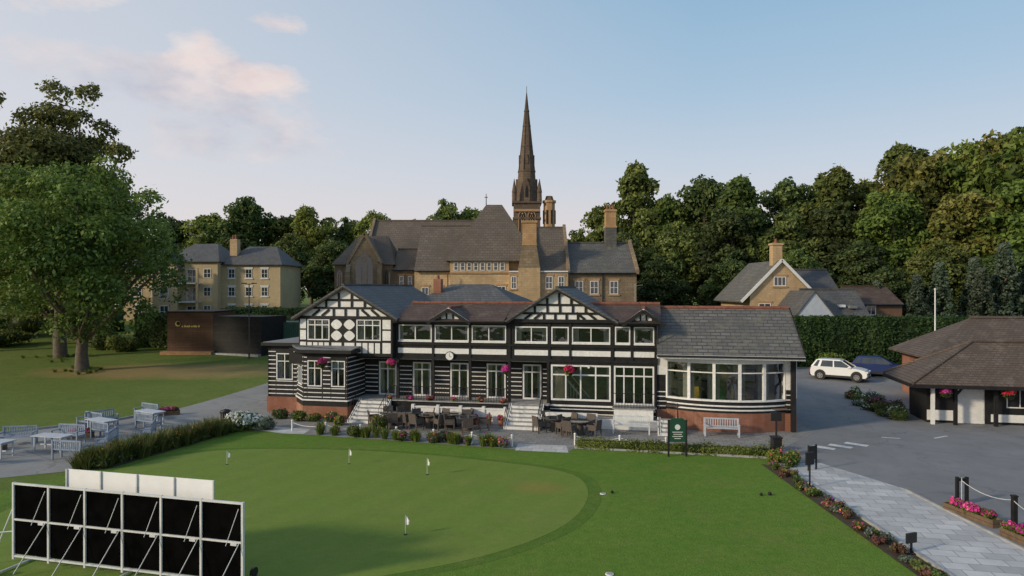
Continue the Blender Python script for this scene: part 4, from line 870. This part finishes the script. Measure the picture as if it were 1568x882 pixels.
# ------------------------------------------------------------------ furniture meshes
BW=pm('painted_bench_wood',(.20,.25,.33),.7,.2,5); TW=pm('pale_table_top',(.40,.44,.50),.6,.12)
RT=pm('rattan',(.085,.07,.06),.8,.4,20,bmp=.4)
def hide(ob): 
    me=ob.data; bpy.data.objects.remove(ob); return me
def bench_mesh(m,L=1.6):
    mb=MB()
    for i in range(4): mb.box(-L/2,L/2,-.22+i*.12,-.13+i*.12,.42,.45,m)
    for i in range(int(L/.11)): x=-L/2+.08+i*.11; mb.box(x,x+.045,.25,.275,.45,.86,m)
    mb.box(-L/2,L/2,.24,.285,.86,.93,m); mb.box(-L/2+.06,L/2-.06,.245,.28,.47,.52,m)
    for x in (-L/2,L/2-.07):
        mb.box(x,x+.07,-.26,-.19,0,.62,m); mb.box(x,x+.07,.235,.30,0,.93,m); mb.box(x-.005,x+.075,-.3,.24,.62,.66,m); mb.box(x,x+.07,-.19,.24,.34,.41,m)
    return hide(mb.build('bench'))
def table_mesh(m,L=1.8,Wd=.8):
    mb=MB()
    n=6
    for i in range(n): y=-Wd/2+i*Wd/n; mb.box(-L/2,L/2,y,y+Wd/n-.012,.72,.76,m)
    for x in (-L/2+.12,L/2-.18):
        for y in (-Wd/2+.06,Wd/2-.12): mb.box(x,x+.06,y,y+.06,0,.72,m)
        mb.box(x+.01,x+.05,-Wd/2+.12,Wd/2-.12,.62,.70,m)
    mb.box(-L/2+.18,L/2-.18,-.03,.03,.25,.31,m)
    return hide(mb.build('table'))
def round_table():
    mb=MB(); mb.cyl((0,0,.71),(0,0,.745),.62,.62,RT,24); mb.cyl((0,0,.03),(0,0,.71),.3,.2,RT,14); mb.cyl((0,0,.745),(0,0,.752),.6,.6,DGL,24); mb.cyl((0,0,0),(0,0,.04),.36,.36,RT,14); return hide(mb.build('t'))
def chair():
    mb=MB(); mb.box(-.29,.29,-.28,.28,.36,.44,RT); mb.hexa([(-.29,.22,.44),(.29,.22,.44),(.29,.29,.44),(-.29,.29,.44),(-.27,.30,.92),(.27,.30,.92),(.27,.36,.92),(-.27,.36,.92)],RT)
    for x in (-.31,.25): mb.box(x,x+.06,-.27,.3,.6,.65,RT); mb.box(x+.005,x+.055,-.27,-.21,0,.6,RT); mb.box(x+.005,x+.055,.23,.29,0,.44,RT); mb.box(x+.015,x+.045,-.2,.24,.44,.6,RT)
    mb.box(-.25,.25,-.26,.2,.44,.50,pm('seat_cushion',(.12,.12,.12),.9)); return hide(mb.build('c'))
BM=bench_mesh(BW); BMg=bench_mesh(pm('grey_bench_wood',(.38,.41,.47),.7)); BMw=bench_mesh(pm('white_bench',(.5,.53,.55),.6),2.0); TMs=table_mesh(TW); RTM=round_table(); CHM=chair()
for x,y,a,k in ((-21.3,40.2,-.5,'t'),(-22.3,41.6,-.5,'b'),(-20.6,38.7,math.pi-.5,'b'),(-23.6,39.3,1.0,'b'),(-22.6,37.6,-.5,'t'),(-21.6,36.2,math.pi-.5,'b'),(-23.9,38.6,-.5,'b'),
                (-22.6,33.6,-.2,'t'),(-22.9,35.2,-.2,'b'),(-20.6,31.9,math.pi-.2,'b'),(-20.2,34.0,-1.3,'b'),(-24.6,32.4,-.2,'t'),(-25.2,34.8,.2,'b'),(-24.4,30.9,math.pi,'b'),(-19.3,36.2,-1.2,'b')):
    inst('patio_table' if k=='t' else 'garden_bench',TMs if k=='t' else BM,(x,y,.01),a)
def setat(u,w,n=4,rot=0):
    x,y,_=loc2w(u,w); inst('rattan_table',RTM,(x,y,.01))
    for i in range(n):
        a=rot+i*2*math.pi/n; inst('rattan_chair',CHM,(x+math.cos(a)*.95,y+math.sin(a)*.95,.01),a-math.pi/2+R.uniform(-.2,.2))
for u,w,n,r in ((-6.7,-2.6,4,.3),(-4.3,-2.7,4,.8),(-2.0,-3.0,4,.1),(-3.1,-2.2,2,.5),(2.9,-2.3,4,.4),(4.3,-2.9,4,.9),(-5.5,-2.2,3,.2)): setat(u,w,n,r)
x,y,_=loc2w(7.1,-2.2); inst('garden_bench',BMw,(x,y,.01),-TH)
x,y,_=loc2w(11.9,-1.9); inst('garden_bench',BMg,(x,y,.01),-TH,(1.15,1,1.0))
def rope_line(name,pts,h=.6,pm_=WHITE,r=.05):
    g=grp(name,(*pts[0],0)); mb=MB()
    for a in pts: mb.cyl((*a,0),(*a,h),r,r,pm_,8); mb.ball((*a,h+.03),r*1.3,pm_)
    for a,b in zip(pts,pts[1:]):
        q=None
        for i in range(9):
            t=i/8; p=(a[0]+(b[0]-a[0])*t,a[1]+(b[1]-a[1])*t,h-.06-.18*4*t*(1-t))
            if q: mb.cyl(q,p,.014,.014,pm_,5)
            q=p
    mb.build('posts_and_rope',g,world=True)
rope_line('rope_barrier',[(-12.3+i*2.05,38.2-i*.635) for i in range(7)],.55)
rope_line('rope_barrier',[(3.2,34.7),(5.4,34.2),(7.6,33.7)],.55)
for i in range(30):
    t=R.uniform(0,1); x=-11+t*10.8; y=37.6-t*3.3+R.uniform(-.25,.25)
    if .0<t<.08: continue
    k=R.random()
    if k<.35: shrub('shrub',x,y,.35,.3,R.uniform(.4,.75),.05,450,R.choice([LG,LB,LS]),R.choice([None,FPU]),nf=60,fs=.05)
tufts('ornamental_grass',[( -11+t*10.8, 37.5-t*3.3+R.uniform(-.15,.15)) for t in [R.random() for _ in range(26)]],.6,90,LG,.35,.02,FPU,4)
for u,w,r,h in ((-6.9,-4.0,.6,.9),(-9.6,-3.2,.4,.6),(-12.6,-2.3,.5,.7),(-11.6,-2.4,.5,.5),(-14,-1.9,.6,.6),(-10.6,-2.2,.5,.6)):
    x,y,_=loc2w(u,w); shrub('shrub',x,y,r,r,h,.06,900,R.choice([LG,LB,LA]),FPU,nf=50)
for i in range(8):
    x,y,_=loc2w(-5.6+i*.75,-1.45); mb=MB(); mb.cyl((0,0,0),(0,0,.3),.13,.17,pm('terracotta',(.35,.13,.07),.8),10); g=grp('flower_pot',(x,y,.01)); mb.build('pot',g); shrub('flowers',0,0,.22,.22,.4,.05,200,LG,FPU,z=.22,nf=160,fs=.05,parent=g)
for u in (-7.5,-6.2,-4.9,-3.4,-1.8,-.4):
    x,y,_=loc2w(u,-.55); shrub('window_flowers',x,y,.25,.12,.3,.05,200,LG,R.choice([FPU,FP]),z=1.16,nf=150,fs=.05)
shrub('hydrangea',-15.1,38.5,.95,.7,1.05,.07,2200,LG,FW,nf=1600,fs=.07)
shrub('shrub',-13.9,38.6,.7,.6,.7,.06,1300,LS)
pts=[(-18.7+t*2.9+R.uniform(-.45,.5),30.2+t*8+R.uniform(-.3,.3)) for t in [R.random() for _ in range(75)]]
tufts('ornamental_grass',pts,.85,150,leafmat('grass_blades',(.05,.075,.018),(.11,.14,.035),(.22,.22,.08)),.5,.02,FPU,2)
for i in range(9): t=i/8; shrub('shrub',-18.4+t*2.6,30.4+t*7.4,.5,.5,.55,.06,700,R.choice([LG,LB]))
HEA=leafmat('heather',(.10,.05,.04),(.16,.10,.05),(.25,.2,.08))
for i in range(60): y=14+R.random()*16.6; shrub('bedding_plant',11.65+R.uniform(-.25,.25),y,.22,.22,R.uniform(.15,.38),.05,130,R.choice([LG,LS,LB,HEA]),R.choice([None,None,FPU]),nf=30,fs=.035)
def planter(x,y,a,L=1.6):
    g=grp('flower_trough',(x,y,.01),a); mb=MB(); m=pm('trough_wood',(.12,.08,.05),.9,.3,4)
    for z in (0,.14): mb.box(-L/2,L/2,-.2,-.17,z,z+.125,m); mb.box(-L/2,L/2,.17,.2,z,z+.125,m); mb.box(-L/2,-L/2+.03,-.17,.17,z,z+.125,m); mb.box(L/2-.03,L/2,-.17,.17,z,z+.125,m)
    mb.box(-L/2+.03,L/2-.03,-.17,.17,.02,.2,SOIL); mb.build('trough',g)
    for i in range(int(L/.35)): shrub('flowers',-L/2+.2+i*.35,0,.27,.24,.38,.05,260,LG,FP,z=.15,nf=110,fs=.045,parent=g)
planter(15.95,23.7,-1.35,2.0); planter(16.05,21.4,-1.45,1.4); planter(-23.0,36.4,.2,1.2); planter(-21.6,43.0,.3,1.2); planter(-25.6,33.6,.1,1.2)
rope_line('chain_barrier',[(16.6,25.2),(16.8,22.9),(16.6,20.6),(16.4,18.0)],.95,pm('chain_white',(.5,.5,.5),.5),.0145)
mb=MB()
for i,(x,y) in enumerate([(16.5,25.3),(16.85,25.3)]): mb.box(x-.05,x+.05,y-.05,y+.05,0,1.0,BLACK)
mb.box(16.5,16.85,25.27,25.33,.85,.95,BLACK); mb.build('timber_bollard')
for x,y in ((16.85,22.9),(16.65,20.6)): mb=MB(); mb.box(-.07,.07,-.07,.07,0,1.0,BLACK); mb.box(-.085,.085,-.085,.085,1.0,1.05,BLACK); mb.build('timber_bollard',None,(x,y,0))
for x,y,h in ((11.95,27.4,1.35),(12.05,20.6,.55)):
    mb=MB(); mb.cyl((0,0,0),(0,0,h),.035,.035,BMET,8); mb.box(-.2,.2,-.03,.03,h-.45 if h>1 else h-.25,h+.05,BMET); mb.cyl((0,0,0),(0,0,.03),.18,.18,BMET,12)
    mb.build('path_sign',None,(x,y,.01),.35)
mb=MB(); 
for x in (-.25,.25): mb.box(x-.03,x+.03,-.03,.03,0,1.1,BMET)
mb.box(-.25,.25,-.02,.02,.45,1.05,BMET); mb.build('a_board_sign',None,(13.2,30.0,.01),.5)
mb=MB(); GS=pm('green_sign_board',(.012,.06,.035),.5,.15)
for x in (-.42,.42): mb.box(x-.04,x+.04,-.04,.04,0,1.75,BMET)
mb.box(-.40,.40,-.03,.03,.7,1.7,GS); mb.fpoly((0,-.03,1,0),[(-.4,1.7),(.4,1.7),(.25,1.82),(-.25,1.82)],-.06,0,GS)
mb.cyl((0,-.035,1.4),(0,-.045,1.4),.13,.13,WHITE,16)
for i,w in enumerate((.5,.4,.5,.3)): mb.box(-w/2,w/2,-.04,-.031,1.15-i*.1,1.18-i*.1,WHITE)
mb.build('notice_board',None,(7.85,32.4,0))
def bin_(x,y,s=1):
    mb=MB(); mb.cyl((0,0,0),(0,0,.78),.27,.31,BMET,18); mb.cyl((0,0,.78),(0,0,.84),.34,.34,BMET,18); mb.ball((0,0,.84),.3,BMET,16,6,.4)
    for i in range(18): a=i*math.pi/9; mb.cyl((.285*math.cos(a),.285*math.sin(a),.06),(.325*math.cos(a),.325*math.sin(a),.76),.012,.012,METAL,4)
    mb.build('litter_bin',None,(x,y,.01))
bin_(-16.6,39.6)
mb=MB(); mb.cyl((0,0,0),(0,0,2.2),.05,.05,BMET,8); mb.box(-.25,.25,-.04,.04,1.7,2.1,BMET); mb.box(-.2,.2,-.2,.2,.0,.9,BMET); mb.box(-.23,.23,-.23,.23,.9,.97,BMET); mb.build('fingerpost',None,(12.5,32.3,.01))
for x,y in ((12.1,31.3),(12.8,31.0),(12.4,30.6),(12.9,33.6)): shrub('shrub',x,y,.4,.4,.65,.05,700,R.choice([LG,LA]),FPU,nf=30)
# ------------------------------------------------------------------ cars
def car(name,col,x,y,rz):
    g=grp(name,(x,y,gz(y)+.006),rz); P=pm('car_paint_'+str(round(col[2],2)),col,.22,.03,1,spec=.6)
    TR=pm('tyre_rubber',(.015,.015,.015),.8); TRM=pm('black_trim',(.02,.02,.02),.5); ALY=pm('alloy',(.45,.45,.46),.3,metal=.8); HL=pm('headlight',(.75,.78,.8),.1,.05)
    prof=[(-2.18,.42),(-2.2,.75),(-2.12,1.0),(-1.95,1.08),(.85,1.06),(1.5,.98),(2.0,.88),(2.18,.72),(2.2,.42),(2.05,.28),(-2.05,.28)]
    V=[];F=[];hs=[-.93,-.90,-.6,0,.6,.90,.93]
    n=len(prof)
    for j,w in enumerate(hs):
        for (a,z) in prof:
            b=a*(1-.045*(abs(w)/.93)**3*(1 if abs(a)>1.6 else 0)); zc=.65+(z-.65)*(.97 if abs(w)>.91 else 1)+(.02*(1-abs(w)) if z>.8 else 0); V.append((b,w,zc))
    for j in range(len(hs)-1):
        for i in range(n): F.append([j*n+i,j*n+(i+1)%n,(j+1)*n+(i+1)%n,(j+1)*n+i])
    F.append(list(range(n))[::-1]); F.append([(len(hs)-1)*n+i for i in range(n)])
    B=MB(); B.add(V,F,P)
    B.hexa([(-1.98,-.84,1.05),(1.05,-.84,1.03),(1.05,.84,1.03),(-1.98,.84,1.05),(-1.6,-.66,1.57),(.2,-.66,1.57),(.2,.66,1.57),(-1.6,.66,1.57)],DGL)
    B.hexa([(-1.72,-.69,1.56),(.26,-.69,1.56),(.26,.69,1.56),(-1.72,.69,1.56),(-1.5,-.58,1.65),(.05,-.58,1.65),(.05,.58,1.65),(-1.5,.58,1.65)],P)
    for sg in (-1,1):
        for (x0,z0,x1,z1,w) in ((1.05,1.05,.22,1.58,.05),(-.35,1.06,-.38,1.58,.05),(-1.45,1.06,-1.3,1.58,.10),(-1.98,1.06,-1.62,1.58,.08)):
            B.add([(x0-w,sg*.855,z0),(x0+w,sg*.855,z0),(x1+w*.8,sg*.68,z1),(x1-w*.8,sg*.68,z1),(x0-w,sg*.82,z0),(x0+w,sg*.82,z0),(x1+w*.8,sg*.64,z1),(x1-w*.8,sg*.64,z1)],[(0,1,2,3),(0,4,5,1),(1,5,6,2),(3,2,6,7),(0,3,7,4)],P)
        B.box(.72,.95,sg*.98-.07,sg*.98+.07,1.05,1.17,P)
        for wx in (-1.35,1.35):
            B.cyl((wx,sg*.70,.40),(wx,sg*.945,.40),.43,.43,TRM,22); B.cyl((wx,sg*.72,.34),(wx,sg*.96,.34),.34,.34,TR,22); B.cyl((wx,sg*.95,.34),(wx,sg*.97,.34),.23,.22,ALY,14)
            for k in range(5): a=k*1.2566; B.box(wx+.14*math.cos(a)-.035,wx+.14*math.cos(a)+.035,sg*.972-.004,sg*.972+.004,.34+.14*math.sin(a)-.035,.34+.14*math.sin(a)+.035,TRM)
        B.box(-1.0,1.0,sg*.935-.012,sg*.935+.012,.26,.42,TRM)
        B.box(1.93,2.16,sg*.68-.17,sg*.68+.17,.72,.82,HL); B.box(-2.2,-2.05,sg*.7-.15,sg*.7+.15,.8,.95,pm('tail_light',(.4,.01,.01),.2))
    B.box(2.14,2.21,-.6,.6,.42,.66,TRM); B.box(2.2,2.22,-.26,.26,.45,.56,WHITE); B.box(2.05,2.21,-.8,.8,.28,.38,TRM); B.box(-2.21,-2.1,-.8,.8,.3,.5,TRM)
    B.build('bodywork',g)
car('parked_car',(.72,.73,.74),26.9,56.0,-.6); car('parked_car',(.02,.035,.12),31.0,57.6,-.5)
# ------------------------------------------------------------------ sky
w=bpy.data.worlds.new('World'); SC.world=w; w.use_nodes=True; nt=w.node_tree; bg=nt.nodes['Background']
EL=math.radians(21); AZ=math.radians(-116)
sk=nt.nodes.new('ShaderNodeTexSky'); sk.sky_type='NISHITA'; sk.sun_disc=False; sk.sun_elevation=EL; sk.sun_rotation=AZ
tc=nt.nodes.new('ShaderNodeTexCoord'); v=tc.outputs['Generated']
sp=nt.nodes.new('ShaderNodeSeparateXYZ'); nt.links.new(v,sp.inputs[0])
cr=nt.nodes.new('ShaderNodeValToRGB'); nt.links.new(sp.outputs[2],cr.inputs[0]); e=cr.color_ramp.elements
e[0].position=0;e[0].color=(.84,.70,.66,1); e[1].position=1;e[1].color=(.20,.36,.58,1)
for p,c in ((.08,(.76,.69,.70)),(.16,(.61,.67,.76)),(.27,(.42,.58,.74)),(.42,(.28,.48,.68))): q=e.new(p); q.color=(*c,1)
lf=ramp(nt,sp.outputs[0],.25,-.72)
c=mixc(nt,math_(nt,'MULTIPLY',lf,.75),cr.outputs[0],(.83,.78,.79))
mp=nt.nodes.new('ShaderNodeMapping'); mp.inputs['Scale'].default_value=(1,1,2.2); nt.links.new(v,mp.inputs[0])
n1=noise(nt,mp.outputs[0],7.5,11,.66)
def blob(dx,dz,rx,rz):
    ax=math_(nt,'DIVIDE',math_(nt,'SUBTRACT',sp.outputs[0],dx),rx); az=math_(nt,'DIVIDE',math_(nt,'SUBTRACT',sp.outputs[2],dz),rz)
    return math_(nt,'SUBTRACT',1,math_(nt,'ADD',math_(nt,'MULTIPLY',ax,ax),math_(nt,'MULTIPLY',az,az)))
# lower broad mauve cloud bank, upper pink puffs
lo=math_(nt,'MAXIMUM',blob(-.38,.215,.13,.055),blob(-.42,.255,.14,.05)); lo=math_(nt,'MAXIMUM',lo,-.8)
k1=ramp(nt,math_(nt,'ADD',math_(nt,'MULTIPLY',lo,.24),n1),.50,.76)
up=math_(nt,'MAXIMUM',blob(-.40,.305,.045,.03),blob(-.305,.345,.04,.018)); up=math_(nt,'MAXIMUM',up,blob(-.33,.275,.06,.022)); up=math_(nt,'MAXIMUM',up,blob(-.56,.34,.10,.03)); up=math_(nt,'MAXIMUM',up,-.8)
k2=ramp(nt,math_(nt,'ADD',math_(nt,'MULTIPLY',up,.22),n1),.54,.76)
front=math_(nt,'GREATER_THAN',sp.outputs[1],0)
sh=ramp(nt,noise(nt,mp.outputs[0],12,7),.35,.62)
c=mixc(nt,math_(nt,'MULTIPLY',math_(nt,'MULTIPLY',k1,.8),front),c,mixc(nt,sh,(.56,.55,.63),(.88,.76,.74)))
c=mixc(nt,math_(nt,'MULTIPLY',math_(nt,'MULTIPLY',k2,.85),front),c,mixc(nt,sh,(.90,.74,.70),(.97,.85,.79)))
sk_s=mixc(nt,1.0,sk.outputs[0],(.10,.10,.10),'MULTIPLY')
c=mixc(nt,.88,sk_s,c)
nt.links.new(c,bg.inputs[0]); bg.inputs[1].default_value=1.0
sl=bpy.data.lights.new('sun','SUN'); sl.energy=3.4; sl.angle=math.radians(6); sl.color=(1,.84,.60); so=bpy.data.objects.new('sun',sl); SC.collection.objects.link(so)
dv=Vector((math.sin(AZ)*math.cos(EL),math.cos(AZ)*math.cos(EL),math.sin(EL))); so.rotation_euler=dv.to_track_quat('Z','Y').to_euler()
cd=bpy.data.cameras.new('camera'); cd.lens=24; cd.sensor_width=36; cd.clip_end=3000; cam=bpy.data.objects.new('camera',cd); cam.location=(0,0,8); cam.rotation_euler=(math.radians(90),0,0); SC.collection.objects.link(cam); SC.camera=cam
SC.view_settings.view_transform='Standard'; SC.view_settings.look='None'; SC.view_settings.exposure=0
